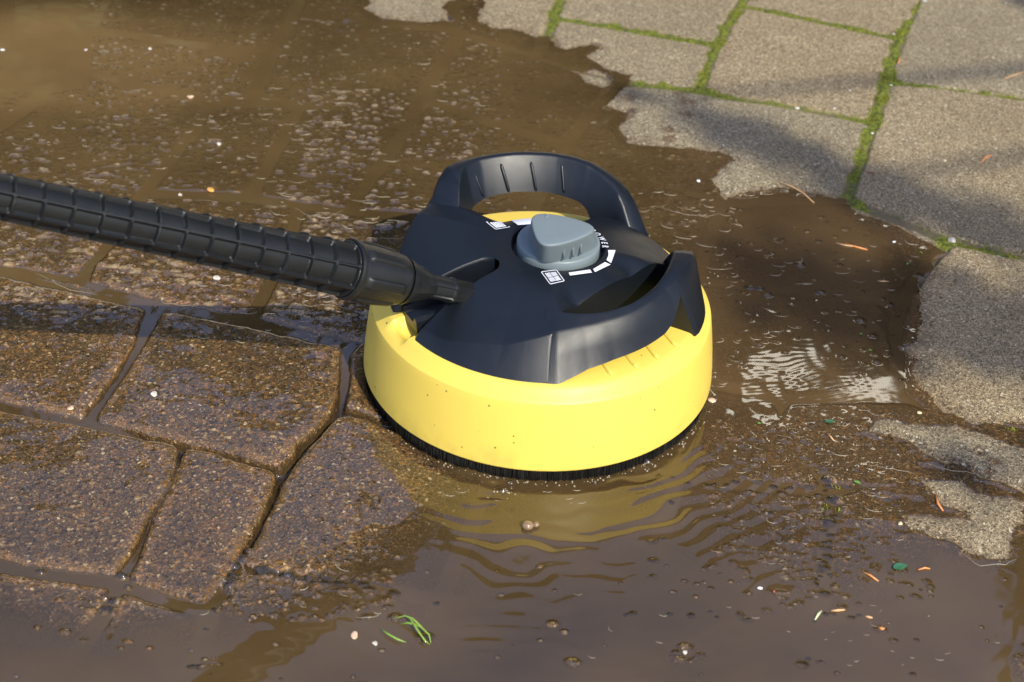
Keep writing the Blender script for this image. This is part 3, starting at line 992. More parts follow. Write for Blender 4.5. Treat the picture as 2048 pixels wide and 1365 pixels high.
# slot floor tray with its lip on the rim
T = [at(775, 603, .090), at(802, 641, .083), at(818, 647, .083), at(866, 632, .086)]
axd = np.array([math.cos(AX + math.pi), math.sin(AX + math.pi)])
pd = np.array([-axd[1], axd[0]])


def loc(al, pe, z):
    p = axd * al + pd * pe
    return (p[0], p[1], z)


tl = []
for al, hwid, zt_ in ((.038, .0105, .088), (.07, .0115, .088), (.096, .0135, .0885), (.108, .0135, .089), (.117, .0125, .088)):
    tl.append((al, hwid, zt_))
V, Fc = [], []
for al, hwid, zt_ in tl:
    off = -.002
    for pe, z in ((-hwid - .0015, .0785), (-hwid, zt_), (-hwid + .004, zt_ + .002), (-hwid + .006, zt_ - .003), (hwid - .006, zt_ - .003), (hwid - .004, zt_ + .002), (hwid, zt_), (hwid + .0015, .0785)):
        V.append(loc(al, pe + off, z))
Fc = gridfaces(len(tl), 8)
k = (len(tl) - 1) * 8
Fc.append(tuple(k + j for j in range(8)))
pymesh('slot_tray', V, Fc, black, dev, smooth=False)

# dial
dl = bpy.data.objects.new('dial', None)
COL.objects.link(dl)
dl.parent = dev
V, Fc = [], []
pf = [(0, .1245), (.020, .1245), (.0315, .1243), (.0328, .1238), (.0333, .1228), (.0334, .118), (.0334, .112)]
for r, z in pf:
    for k in range(96):
        a = 2 * math.pi * k / 96
        V.append((KC[0] + r * math.cos(a), KC[1] + r * math.sin(a), z))
pymesh('dial_base', V, gridfaces(len(pf), 96, True), grey, dl, sharp=45, merge=.00001)
ztop = .1475
tv = [at(1066, 426, ztop), at(1194, 455, ztop), at(1085, 493, ztop)]


def rtri(sc, z, cc=None):
    c = sum(tv) / 3
    pts = []
    for i in range(3):
        a, b = tv[i][:2], tv[(i + 1) % 3][:2]
        p0 = tv[(i - 1) % 3][:2]
        # rounded corner then bulging side
        for s in np.linspace(0, 1, 40, endpoint=False):
            mid = (a + b) / 2
            outw = mid - c[:2]
            outw = outw / np.linalg.norm(outw)
            bulge = {0: .0050, 1: .0045, 2: .0025}[i]
            pts.append(a + (b - a) * s + outw * bulge * 4 * s * (1 - s))
    pts = np.array(pts)
    # round the corners
    k = 7
    for _ in range(2):
        pts = sum(np.roll(pts, j, 0) for j in range(-k, k + 1)) / (2 * k + 1)
    pts = c[:2] + (pts - c[:2]) * 1.10
    mixc = KC if cc is None else cc
    q = c[:2] + (pts - c[:2]) * sc
    sh = (z - ztop) / (ztop - .124)
    q = q + (KC - c[:2]) * (-sh) * .75
    return [(x, y, z) for x, y in q]


V = []
lv = [(0.01, ztop - .0002), (.5, ztop - .0001), (.90, ztop), (.94, ztop - .0002), (.975, ztop - .0008), (.995, ztop - .0018), (1.005, ztop - .0032), (1.03, .140), (1.06, .134), (1.09, .129), (1.11, .1255), (1.12, .124)]
for sc, z in lv:
    V += rtri(sc, z)
pymesh('dial_grip', V, gridfaces(len(lv), 120, True), grey, dl, sharp=50, merge=.00001)
V, Fc = [], []
for (a_, b_) in (((1128, 491), (1128, 521)), ((1146, 485), (1147, 517)), ((1162, 480), (1163, 511))):
    p, q = at(*a_, .1425), at(*b_, .1275)
    n = p.copy() - np.array([KC[0], KC[1], 0])
    n[2] = 0
    n /= np.linalg.norm(n)
    ctr = np.array([KC[0], KC[1], 0])
    tube(V, Fc, [p + (q - p) * k_ - n * (.0001 + .0009 * k_) for k_ in (0, .06, .5, .95, 1)], [.0003, .0009, .0010, .0010, .0003], 8)
pymesh('grip_line', V, Fc, grey, dl)
p = at(1095, 432, ztop + .0004)
pymesh('pointer', [tuple(at(1089, 427, ztop + .0001)), tuple(at(1101, 431, ztop + .0001)), tuple(at(1091, 437, ztop + .0001)), tuple(at(1093.5, 431.5, ztop + .0009))],
       [(0, 1, 3), (1, 2, 3), (2, 0, 3)], grey, dl, smooth=False)


# white marks printed on the cover
def mark(pxs, name, parent=cover, sub=6):
    V, Fc = [], []
    for quad in pxs:
        P = [np.array(q, float) for q in quad]
        base = len(V)
        for i in range(sub + 1):
            for j in range(sub + 1):
                u, v = i / sub, j / sub
                q = P[0] * (1 - u) * (1 - v) + P[1] * u * (1 - v) + P[2] * u * v + P[3] * (1 - u) * v
                zc_ = .119
                for _ in range(5):
                    w_ = at(q[0], q[1], zc_)
                    zc_ = cover_z(w_[0], w_[1])
                V.append((w_[0], w_[1], zc_ + .0007))
        Fc += gridfaces(sub + 1, sub + 1, off=base)
    return pymesh(name, V, Fc, white, parent, smooth=False)


def arcseg(px0, px1, r0, r1, n=8):
    """ring segment round the dial between the bearings of two pixels"""
    zz0 = .121
    a0_ = at(*px0, zz0)[:2] - KC
    a1_ = at(*px1, zz0)[:2] - KC
    t0, t1 = math.atan2(a0_[1], a0_[0]), math.atan2(a1_[1], a1_[0])
    V = []
    for i in range(n + 1):
        t = t0 + (t1 - t0) * i / n
        for r in (r0, (r0 + r1) / 2, r1):
            x, y = KC[0] + r * math.cos(t), KC[1] + r * math.sin(t)
            V.append((x, y, cover_z(x, y) + .00035))
    return V


mark([[(1216, 502), (1231, 502), (1227, 514), (1217, 512)], [(1217, 512), (1227, 514), (1222, 528), (1213, 522)], ], 'scale_bar', sub=4)
mark([[(1186, 540), (1210, 526), (1221, 531), (1190, 546)]], 'scale_bar', sub=4)
mark([[(1137, 547), (1180, 541), (1184, 547), (1140, 553)]], 'scale_bar', sub=4)
mark([[(1022, 442), (1070, 437), (1074, 449), (1036, 452)]], 'scale_bar', sub=4)


def icon(c4, kind):
    P = [np.array(c, float) for c in c4]

    def uv(u, v):
        return tuple(P[0] * (1 - u) * (1 - v) + P[1] * u * (1 - v) + P[2] * u * v + P[3] * (1 - u) * v)
    Q = []

    def rect(u0, v0, u1, v1):
        Q.append([uv(u0, v0), uv(u1, v0), uv(u1, v1), uv(u0, v1)])
    tk = .055
    rect(.06, 0, .94, tk); rect(.06, 1 - tk, .94, 1); rect(0, .06, tk, .94); rect(1 - tk, .06, 1, .94)
    rect(.02, .02, .07, .07); rect(.93, .02, .98, .07); rect(.02, .93, .07, .98); rect(.93, .93, .98, .98)
    if kind:
        for qi, (u, v) in enumerate(((.16, .16), (.52, .16), (.16, .52), (.52, .52))):
            for i in range(4):
                o = i * .085
                if qi in (1, 2):
                    rect(u + o, v, u + o + .065, v + .32)
                else:
                    rect(u, v + o, u + .32, v + o + .065)
    else:
        for i in range(5):
            u = .16 + i * .14
            for j in range(3 if i % 2 == 0 else 4):
                st = .23 if i % 2 == 0 else .23
                o = 0 if i % 2 == 0 else -.115
                v0 = max(.16, .16 + j * st + o)
                v1 = min(.84, .16 + (j + 1) * st + o - .02)
                rect(u, v0, u + .115, v1)
    mark(Q, 'icon', sub=1)


icon([(1081, 545), (1113, 541), (1130, 564), (1100, 571)], 1)
icon([(971, 445), (1003, 442), (1021, 456), (991, 461)], 0)
# lettering round the dial
tx0 = at(1190, 467, .1215)[:2] - KC
tx1 = at(1222, 499, .1195)[:2] - KC
t0, t1 = math.atan2(tx0[1], tx0[0]) + .26, math.atan2(tx1[1], tx1[0])
rt = .5 * (np.linalg.norm(tx0) + np.linalg.norm(tx1)) - .003
let = "POWER"
wd = [.98, 1.1, 1.4, .95, 1.0]
cum = np.cumsum([0] + wd) / sum(wd)
Vt, Ft = [], []
for i, ch in enumerate(let):
    cu = bpy.data.curves.new('letter', 'FONT')
    cu.body = ch
    cu.size = .0070
    cu.offset = .00018
    cu.align_x = 'CENTER'
    to = bpy.data.objects.new('letter', cu)
    COL.objects.link(to)
    dg_ = bpy.context.evaluated_depsgraph_get()
    me = bpy.data.meshes.new_from_object(to.evaluated_get(dg_))
    f = (cum[i] + cum[i + 1]) / 2
    tt = t0 + (t1 - t0) * f
    rad = np.array([math.cos(tt), math.sin(tt)])
    tan = np.array([math.sin(tt), -math.cos(tt)])
    b = len(Vt)
    for v in me.vertices:
        p = KC + rad * (rt + v.co.y) + tan * v.co.x * .78
        Vt.append((p[0], p[1], cover_z(p[0], p[1]) + .0008))
    for pl_ in me.polygons:
        Ft.append(tuple(b + k for k in pl_.vertices))
    bpy.data.objects.remove(to)
    bpy.data.meshes.remove(me)
pymesh('lettering', Vt, Ft, white, cover, smooth=False)

# ------------------------------------------------------------------ lance with ribbed grip and coupling
lan = bpy.data.objects.new('cleaner_lance', None)
COL.objects.link(lan)
tag(lan, 'black ribbed plastic lance with coupling nut running from the left edge into the cleaner slot', 'lance')
PA = at(948, 592, .103)
PB = at(0, 392, .275)
dl3 = PB - PA
L = np.linalg.norm(dl3)
lx, ly, ld = frame(dl3)
lx, ly, ld = np.array(lx), np.array(ly), np.array(ld)


def s_at(px):
    """distance along the axis where it crosses column px"""
    lo, hi = -.1, 1.5
    for _ in range(50):
        mdd = (lo + hi) / 2
        P = PA + dl3 * mdd
        v = (P - CAMLOC) @ CM
        u = PW / 2 + F * v[0] / -v[2]
        if u > px:
            lo = mdd
        else:
            hi = mdd
    return lo * L


def revolve(name, prof_, mat, n=64, fn=None, sharp=40, parent=lan):
    V = []
    for (s, r) in prof_:
        for k in range(n):
            a = 2 * math.pi * k / n
            rr = r + (fn(s, a) if fn else 0)
            V.append(tuple(PA + ld * s + lx * math.cos(a) * rr + ly * math.sin(a) * rr))
    return pymesh(name, V, gridfaces(len(prof_), n, True), mat, parent, sharp=sharp)


s0, s1, s2, s3, s4 = s_at(862), s_at(838), s_at(800), s_at(703), s_at(690)


def ribfn(s, a):
    v = math.cos(a * 6)
    return .0012 if v > .72 else 0.0


revolve('lance_tip', [(-.028, .0045), (-.02, .0075), (-.005, .0078), (.0, .0088), (s_at(905), .0088), (s_at(903), .0096), (s_at(898), .0096), (s_at(896), .0086), (s_at(858), .0090)], blacksoft, 72,
        lambda s, a: .0010 if math.cos(a * 5 + .7) > .6 else 0)
sc0 = s_at(860)
revolve('cone', [(sc0 - .001, .0090), (sc0 + .001, .0100), (s_at(845), .0112), (s_at(832), .0132), (s_at(822), .0152), (s_at(816), .0164), (s_at(808), .0178), (s2 - .001, .0183)], blacksoft, 96,
        lambda s, a: (.0011 if (math.cos(a * 4 + .9) > .3 and sc0 + .001 < s < s_at(822)) else 0))


def nutfn(s, a):
    u = (s - s2) / (s3 - s2)
    e = min(1, max(0, (u - .12) / .08)) * min(1, max(0, (.95 - u) / .08))
    v = math.cos(a * 6 + .4)
    return .0016 * e * (1 if v > .45 else (0.6 if v > .2 else -.1))


nutp = [(s2 - .001, .0172), (s2 + .001, .0186)]
for i in range(41):
    u = i / 40
    nutp.append((s2 + .002 + (s3 - s2 - .002) * u, .0190 + .0022 * math.sin(u * math.pi * .62)))
nutp += [(s3 + .0005, .0224), (s3 + .0025, .0230), (s3 + .0045, .0226), (s3 + .005, .0212)]
revolve('coupling_nut', nutp, blacksoft, 144, nutfn)
# ribbed grip: cells between rings and long ribs
PITCH_ = (s_at(0) - s4) / 13.2
SEND = 1.05
ns = 1500
ps = np.linspace(s4 - .002, SEND, ns)
na = 160
V = []
for s in ps:
    u = (s - s4)
    r0_ = np.interp(u, [-.01, 0, .03, .10, .25, .4, 1.2], [.0206, .0208, .0198, .0178, .0152, .0130, .0122])
    ph = (u / PITCH_) % 1.0
    ring = min(ph, 1 - ph) * PITCH_ + .0005
    for k in range(na):
        a = 2 * math.pi * k / na
        la = (a / (2 * math.pi) * 7 + .15) % 1.0
        lr = min(la, 1 - la) * (2 * math.pi * r0_ / 7)
        dmin = -math.log(math.exp(-(ring - .0009) * 1800) + math.exp(-(lr - .0008) * 1800)) / 1800
        h = 0 if dmin <= 0 else (-.0027 if dmin > .0006 else -.0027 * dmin / .0006)
        slope = -.0007 * (1 - ph) if h < -.0015 else 0
        rr = r0_ + h + slope
        V.append(tuple(PA + ld * s + lx * math.cos(a) * rr + ly * math.sin(a) * rr))
Fc = gridfaces(ns, na, True)
Fc.append(tuple((ns - 1) * na + k for k in range(na)))
Fc.append(tuple(range(na))[::-1])
pymesh('grip_tube', V, Fc, blacksoft, lan, sharp=35)


# ------------------------------------------------------------------ small things lying about
def drop(name, label, cat, group=None, loc=None):
    o = bpy.data.objects.new(name, None)
    return o


def blob(name, px, py, r, sq, mat, label, cat, group=None, sink=.3, seed=0, rot=0, lift=0):
    p = at(px, py)
    z = zground(p[0], p[1]) + lift
    p = at(px, py, z + r[2] * .5)
    bm = bmesh.new()
    bmesh.ops.create_icosphere(bm, subdivisions=3, radius=1)
    rr_ = np.random.default_rng(seed + int(px))
    k = rr_.random((5, 3)) * 2 - 1
    for v in bm.verts:
        f = 1 + sq * sum(math.sin(v.co.dot(Vector(k[i] * 3)) + i) for i in range(5)) / 5
        v.co = Vector((v.co.x * r[0] * f, v.co.y * r[1] * f, v.co.z * r[2] * f))
    me = bpy.data.meshes.new(name)
    bm.to_mesh(me)
    bm.free()
    me.polygons.foreach_set('use_smooth', [True] * len(me.polygons))
    o = link(name, me, mat)
    o.location = (p[0], p[1], z + r[2] * (1 - sink) - r[2] * sink * .2)
    o.rotation_euler = (0, 0, rot)
    return tag(o, label, cat, group)


petalM = simple("petal_white", (.74, .72, .70), (.80, .78, .77), .6, 500)
pebM = simple("pebble_peach", (.52, .34, .22), (.60, .44, .30), .45, 600, coat=.5)
pebW = simple("pebble_white", (.42, .38, .30), (.60, .56, .48), .45, 600, coat=.5)
pebC = simple("pebble_cream", (.50, .38, .20), (.58, .48, .28), .4, 600, coat=.6)
needM = simple("needle_orange", (.60, .20, .06), (.70, .30, .10), .5, 700, coat=.3)
needP = simple("needle_tan", (.52, .30, .14), (.60, .38, .20), .6, 700)
needR = simple("needle_red", (.22, .06, .04), (.32, .10, .06), .6, 700)
greenM = simple("leaf_green", (.08, .22, .03), (.16, .34, .04), .4, 500, coat=.5)
darkgreenM = simple("leaf_dark_green", (.02, .10, .045), (.04, .15, .06), .35, 500, coat=.8)
grassM = simple("grass_blade", (.13, .25, .025), (.26, .38, .06), .4, 500, coat=.4)

PET = [(1595, 217, 4.5, 'white oval petal on the joint below the square paver at top right'), (1669, 218, 3, 'tiny white petal just right of the white oval petal on the same joint'),
       (1745, 267, 3.2, 'white petal at the foot of the mossy joint, beside the corner of the wide paver'), (1788, 68, 3.4, 'white petal lying on bright moss where two joints cross at the top'),
       (1783, 171, 3, 'white petal caught on the moss halfway down the right mossy joint'), (1447, 291, 2.4, 'small white speck of petal on the wide dry paver'),
       (1397, 362, 4.2, 'bright white petal floating at the water edge behind the cleaner'), (1998, 514, 3.6, 'white petal in the joint at the right edge, right of the white pebble'),
       (1700, 181, 2.4, 'pale petal crumb near the middle of the square paver at top right'), (1850, 2, 4.5, 'white petal at the top edge above the mossy joint'),
       (1788, 484, 3.6, 'white petal on the muddy shore left of the white pebble'), (5, 100, 5, 'white petal floating on brown water at the left edge'), (172, 100, 3, 'tiny white petal on brown water near the upper left corner'),
       (1520, 1177, 3.6, 'small white petal floating in the lower right water'), (2012, 6, 2.5, 'white crumb at the upper right corner of the paving')]
for i, (px, py, r, lb) in enumerate(PET):
    k = .55 * MM
    blob('petal', px, py, (r * k, r * k * .75, r * k * .16), .35, petalM, lb, 'petal', 'white petals scattered over the paving', .2, i, random.uniform(0, 3))
PEB = [(1903, 482, (5.2, 4.6, 4), pebW, 'round white pebble in the joint at the right edge'), (1424, 801, (4.2, 3.6, 3), pebM, 'peach pebble in the water just right of the yellow rim'),
       (618, 885, (4.2, 2.8, 2.6), pebC, 'cream pebble on the dark crack left of the brush'), (668, 822, (3.6, 3, 2.6), pebM, 'pinkish pebble at the corner of the wet stone left of the cleaner'),
       (381, 194, (4.8, 4.4, 3), pebM, 'pinkish pebble standing out of the brown water at upper left'), (300, 98, (2.6, 2.4, 2), pebW, 'whitish pebble in the brown water left of the peach one'),
       (308, 788, (3.6, 3.6, 2.4), pebW, 'white chip on the large wet stone below the lance'), (708, 1271, (3.6, 3.4, 2), pebM, 'flat peach pebble in the water near the bottom, right of the grass'),
       (750, 1287, (2.6, 2.4, 1.6), pebW, 'small white pebble in the water at the bottom beside the peach one'), (432, 556, (4.4, 4, 2.6), pebW, 'white pebble on the wet stone under the lance'),
       (142, 816, (3.2, 3, 2.2), pebM, 'reddish pebble on the corner of the left wet stone'), (1838, 826, (2.6, 2.2, 1.8), pebC, 'cream grain on the tip of the lower right dry patch'),
       (438, 288, (3.2, 3.2, 2.4), pebW, 'white grain sticking out of the film above the lance'), (1890, 322, (2.6, 2.4, 2), pebC, 'pale grain on the large dry paver at right'),
       (325, 366, (0, 0, 0), None, None), (360, 390, (2.8, 2.4, 2), pebW, 'white grain left of the orange seed'), (1800, 1048, (2.2, 2, 2), pebC, 'cream grain at the left tip of the lowest dry patch'),
       (1370, 1305, (2.2, 2, 1.6), pebW, 'white grain on the bottom water near the middle')]
for i, (px, py, r, m_, lb) in enumerate(PEB):
    if m_ is None:
        continue
    blob('pebble', px, py, (r[0] * MM * .8, r[1] * MM * .72, r[2] * MM * .5), .5, m_, lb, 'pebble', 'pebbles in and around the water', .35, i, random.uniform(0, 3))
blob('seed', 421, 381, (4.6 * MM, 3.0 * MM, 1.6 * MM), .05, simple("seed_orange", (.62, .26, .05), (.68, .34, .08), .4, 500, coat=.5), 'orange oval seed on the wet stone above the lance', 'seed', None, .1, 3, R(-40))
NED = [([(1557, 364), (1585, 374), (1606, 386), (1628, 406)], .8, needP, 'long curved tan twig half in the water behind the cleaner'),
       ([(1690, 488), (1712, 494), (1735, 500)], .9, needM, 'orange needle floating in the middle right water'), ([(1672, 486), (1690, 491), (1712, 494)], .8, needP, 'short tan twig lying with the floating orange needle'),
       ([(1962, 326), (1972, 314), (1984, 312)], 1.1, needM, 'forked orange flake on the large right paver'), ([(1733, 344), (1745, 346), (1750, 350)], .9, needR, 'dark red scrap left of the large right paver'),
       ([(1797, 114), (1799, 122), (1796, 127)], 1.1, needM, 'orange flake at the upper end of the right mossy joint'), ([(2010, 157), (2030, 150), (2050, 143)], 1.2, needP, 'tan twig cut by the right edge near the top'),
       ([(1872, 990), (1876, 1008), (1886, 1022)], 1.1, needM, 'upright orange needle against the lowest dry patch'), ([(1726, 1144), (1742, 1152), (1757, 1163)], .9, needM, 'orange needle under water left of the green leaf'),
       ([(1836, 1140), (1850, 1136), (1860, 1138)], .9, needM, 'orange scrap beside the dark green leaf'), ([(1662, 1222), (1676, 1221), (1690, 1220)], 1.0, needP, 'brown scale floating near the bottom right'),
       ([(1757, 1255), (1764, 1258), (1769, 1257)], 1.2, needM, 'bright orange crumb in the bottom right water'), ([(1547, 1181), (1548, 1185)], 1.1, needR, 'tiny red crumb in the bottom right water'),
       ([(1755, 562), (1765, 563), (1776, 563)], .7, needP, 'pale scrap in the brown water left of the right paver'), ([(1630, 1240), (1637, 1228), (1643, 1222)], 1.0, simple("blade_pale", (.45, .5, .25), (.6, .62, .4), .5), 'pale green blade tip in the bottom right water'),
       ([(1730, 1233), (1745, 1236)], 1.0, needP, 'short brown scale just left of the orange crumb'), ([(1655, 867), (1662, 875), (1668, 882)], .8, needP, 'tan husk beside the moss lump at right')]
for i, (pts, r, m_, lb) in enumerate(NED):
    P = []
    for j, q in enumerate(pts):
        g = at(*q)
        P.append(at(q[0], q[1], zground(g[0], g[1]) + r * .4 * MM + (.0006 if j % 2 else 0)))
    if len(P) == 2:
        P = [P[0], (P[0] + P[1]) / 2, P[1]]
    V, Fc = [], []
    n_ = len(P)
    tube(V, Fc, P, [r * MM * (.5 if j in (0, n_ - 1) else 1) for j in range(n_)], 7)
    o = pymesh('needle', V, Fc, m_)
    tag(o, lb, 'needle', 'plant scraps on the paving and water')


def leaf(px, py, l, wd_, rot, mat, label, lift=.0006):
    g = at(px, py)
    z = zground(g[0], g[1]) + lift
    V, Fc = [], []
    n_ = 8
    for lay in (0, -.00025):
        for i in range(n_ + 1):
            u = i / n_
            ww = wd_ * math.sin(math.pi * min(1, max(0, u)) ** .8) * .5
            for sgn in (-1, 0, 1):
                V.append(((u - .5) * l, sgn * ww, .0006 * math.sin(u * 3) + abs(sgn) * .0004 + lay))
    h = (n_ + 1) * 3
    Fc = gridfaces(n_ + 1, 3) + [tuple(reversed(f)) for f in gridfaces(n_ + 1, 3, off=h)]
    o = pymesh('leaf', V, Fc, mat)
    o.location = (g[0], g[1], z)
    o.rotation_euler = (0, 0, rot)
    tag(o, label, 'leaf', 'green leaf bits on the water')


leaf(1800, 1137, .012, .007, R(20), darkgreenM, 'dark green leaf lying on the lower right water')
leaf(1660, 846, .009, .004, R(5), darkgreenM, 'small dark green leaf left of the moss lump at right')
leaf(1714, 968, .006, .003, R(-30), greenM, 'light green leaf bit below the moss lump at right')
leaf(1740, 703, .003, .0022, R(10), greenM, 'tiny green bit on the water in front of the bright reflection')
leaf(1722, 670, .003, .0022, R(60), greenM, 'tiny green bit just above the bright reflection')
leaf(1815, 530, .004, .0022, R(60), greenM, 'green crumb near the shore of the right paver')
leaf(1842, 508, .005, .0014, R(-60), grassM, 'thin green blade bit near the shore at right')
leaf(1518, 850, .003, .0022, R(0), greenM, 'green dot on the water right of the cleaner rim')

# grass sprig at the bottom
sp = bpy.data.objects.new('grass_sprig', None)
COL.objects.link(sp)
tag(sp, 'bright green grass sprig floating in the water at the bottom', 'grass sprig')
for pts in ([(760, 1258, 1), (775, 1268, 2), (795, 1279, 2), (812, 1285, .5)], [(785, 1238, .5), (810, 1232, 4), (826, 1238, 6), (842, 1254, 5), (858, 1270, 3), (862, 1287, 0)],
            [(799, 1249, 0), (815, 1246, 3), (832, 1250, 4), (845, 1258, 4)], [(812, 1232, 4), (822, 1240, 5), (836, 1262, 5), (850, 1282, 2), (860, 1290, 0)]):
    V, Fc = [], []
    P = []
    for q in pts:
        g = at(q[0], q[1])
        P.append(at(q[0], q[1], zground(g[0], g[1]) + q[2] * MM + .0004))
    tube(V, Fc, P, [.0008 * (1 - .75 * abs(2 * j / (len(P) - 1) - 1) ** 2) for j in range(len(P))], 6)
    pymesh('blade', V, Fc, grassM, sp)

# bubbles on the muddy water
bt = NT("bubble_film")
fr__ = bt.n("Fresnel", ins={'IOR': bt.math('MULTIPLY_ADD', bt.n('NewGeometry').outputs['Backfacing'], 1 / 1.62 - 1.62, 1.62)})
bm_ = bt.n("MixShader", ins={0: bt.math('ADD', fr__.outputs[0], .04), 1: bt.n("BsdfTransparent", ins={'Color': (.93, .90, .84, 1)}).outputs[0], 2: bt.n("BsdfGlossy", ins={'Roughness': .05}).outputs[0]})
bubM = bt.done(bm_.outputs[0])
mb = simple("mud_blob", (.16, .10, .05), (.24, .16, .09), .25, 300, coat=1)
for i, (px, py, r, lb) in enumerate(((1293, 926, 5.2, 'clear bubble in the water against the front of the brush'), (1022, 968, 3.2, 'small clear bubble left of the front of the brush'),
                                     (1006, 985, 3.4, 'clear bubble in the splash below the front of the brush'), (575, 1155, 3.6, 'clear bubble in the splash left of the puddle reflection'),
                                     (383, 1303, 2.4, 'tiny bubble near the bottom left'), (1190, 968, 2.4, 'tiny bubble just under the brush front'), (33, 1355, 2.6, 'bubble in the lower left corner'))):
    p = at(px, py)
    bm = bmesh.new()
    bmesh.ops.create_uvsphere(bm, u_segments=32, v_segments=20, radius=r * .8 * MM)
    me = bpy.data.meshes.new('bubble')
    bm.to_mesh(me)
    bm.free()
    me.polygons.foreach_set('use_smooth', [True] * len(me.polygons))
    o = link('bubble', me, bubM)
    o.location = (p[0], p[1], zground(p[0], p[1]) + r * .15 * MM)
    tag(o, lb, 'bubble', 'bubbles on the muddy water')
blob('mud_drop', 1055, 1052, (4.6 * MM, 4.2 * MM, 3.6 * MM), .08, mb, 'round brown drop of muddy water in front of the cleaner', 'drop', None, .3)
blob('mud_drop', 1072, 1050, (2.6 * MM, 2.4 * MM, 2.2 * MM), .08, mb, 'smaller brown drop touching the round drop in front of the cleaner', 'drop', None, .3)

# pale lines painted as water-edge highlights, and froth: nobody could count them
V, Fc = [], []


def fline(P2, r):
    P = []
    for q in P2:
        P.append((q[0], q[1], zground(q[0], q[1]) + r * .2))
    rr_ = [r * (.25 + .75 * math.sin(math.pi * (j + .5) / len(P))) for j in range(len(P))]
    tube(V, Fc, P, rr_, 5, caps=False)


def okw(p):
    i = min(NX - 1, max(0, int(np.searchsorted(XS, p[0]))))
    j = min(NY - 1, max(0, int(np.searchsorted(YS, p[1]))))
    return SDF[j, i] < -.002 and math.hypot(p[0], p[1]) > .148


for (n_, x0_, y0_, x1_, y1_, rl, rh, rr0) in ((70, 1420, 480, 1830, 700, .0014, .006, .00035), (45, 1190, 380, 1480, 530, .002, .009, .0004), (34, 1540, 820, 1800, 1130, .0015, .006, .0003), (22, 1420, 700, 1560, 1100, .001, .006, .00028),
                                              (30, 370, 560, 700, 680, .002, .009, .0004), (40, 540, 560, 720, 700, .001, .005, .00032), (110, 0, 180, 720, 420, .002, .006, .00036), (60, 540, 80, 1000, 430, .002, .007, .0004),
                                              (30, 560, 380, 860, 480, .003, .010, .0004), (14, 200, 1120, 760, 1230, .002, .007, .0003), (14, 900, 955, 1300, 1010, .001, .005, .0003), (26, 1040, 1180, 2000, 1340, .001, .004, .00024)):
    for _ in range(n_):
        c = at(random.uniform(x0_, x1_), random.uniform(y0_, y1_))[:2]
        if not okw(c):
            continue
        r = rl + (rh - rl) * random.random() ** 2
        a0_ = -math.pi / 2 + random.gauss(0, .5)
        sp2 = random.uniform(.5, 1.4)
        k = max(6, int(r * sp2 / .0006))
        ex = random.uniform(1, 1.8)
        ph_ = random.uniform(0, 6)
        fline([(c[0] + ex * r * math.cos(a0_ + sp2 * (2 * j / k - 1)) * (1 + .10 * math.sin(3 * j / k + ph_)), c[1] + r * math.sin(a0_ + sp2 * (2 * j / k - 1)) * (1 + .12 * math.sin(4 * j / k + ph_))) for j in range(k + 1)], rr0 * random.uniform(.5, 1.2))
# long wandering painted highlights along shores and currents
for pts in ([(1310, 415), (1370, 428), (1410, 436), (1445, 425)], [(1850, 930), (1900, 940), (1945, 950), (1990, 962)], [(1920, 1110), (1960, 1130), (2010, 1132), (2035, 1115)], [(310, 590), (330, 604), (400, 618), (470, 630)],
            [(70, 548), (140, 578), (200, 592)], [(590, 418), (620, 432), (650, 440), (690, 418)], [(1750, 935), (1790, 938), (1830, 952)]):
    P2 = []
    for i in range(len(pts) - 1):
        for j in range(10):
            u = j / 10
            q = at(pts[i][0] * (1 - u) + pts[i + 1][0] * u, pts[i][1] * (1 - u) + pts[i + 1][1] * u)
            P2.append((q[0] + .0010 * math.sin(i * 4 + j * .5), q[1] + .0012 * math.cos(i * 3 + j * .45)))
    fline(P2, .00028)


def froth(cx, cy, n_, sp_, rlo, rhi):
    for _ in range(n_):
        p = at(cx + random.gauss(0, 1) * sp_[0], cy + random.gauss(0, 1) * sp_[1])
        if math.hypot(p[0], p[1]) < .1435:
            continue
        z = zground(p[0], p[1])
        r = random.uniform(rlo, rhi)
        b = len(V)
        for la in (-.2, .5, 1.1):
            for k in range(7):
                a = 6.2832 * k / 7
                V.append((p[0] + r * math.cos(la) * math.cos(a), p[1] + r * math.cos(la) * math.sin(a), z + r * math.sin(la)))
        V.append((p[0], p[1], z + r))
        for i in range(2):
            for k in range(7):
                Fc.append((b + i * 7 + k, b + i * 7 + (k + 1) % 7, b + i * 7 + 7 + (k + 1) % 7, b + i * 7 + 7 + k))
        for k in range(7):
            Fc.append((b + 14 + k, b + 14 + (k + 1) % 7, b + 21))


for k in range(46):
    a = R(-150 + 130 * k / 46)
    pr_ = np.array([.1455 * math.cos(a), .1455 * math.sin(a), 0])
    v = (pr_ - CAMLOC) @ CM
    froth(PW / 2 + F * v[0] / -v[2], PH / 2 - F * v[1] / -v[2], random.randint(1, 5), (5, 3), .0003, .0010)
for (cx, cy, n_, sp_) in ((1010, 985, 16, (14, 8)), (1290, 935, 10, (16, 7)), (1440, 560, 10, (25, 10)), (1250, 460, 10, (25, 14)), (600, 620, 12, (30, 16)), (1560, 730, 8, (25, 14)), (1500, 880, 14, (50, 40)), (1650, 950, 14, (40, 40))):
    froth(cx, cy, n_, sp_, .0003, .0010)
fm = NT("froth_glint_film")
fp = fm.n("BsdfPrincipled", ins={'Base Color': (.38, .33, .24, 1), 'Roughness': .2, 'Specular IOR Level': .6, 'Alpha': .65})
tag(pymesh('froth_glint', V, Fc, fm.done(fp.outputs[0])), 'thin pale painted highlight lines and froth on the muddy water', 'froth_glint', kind='stuff')

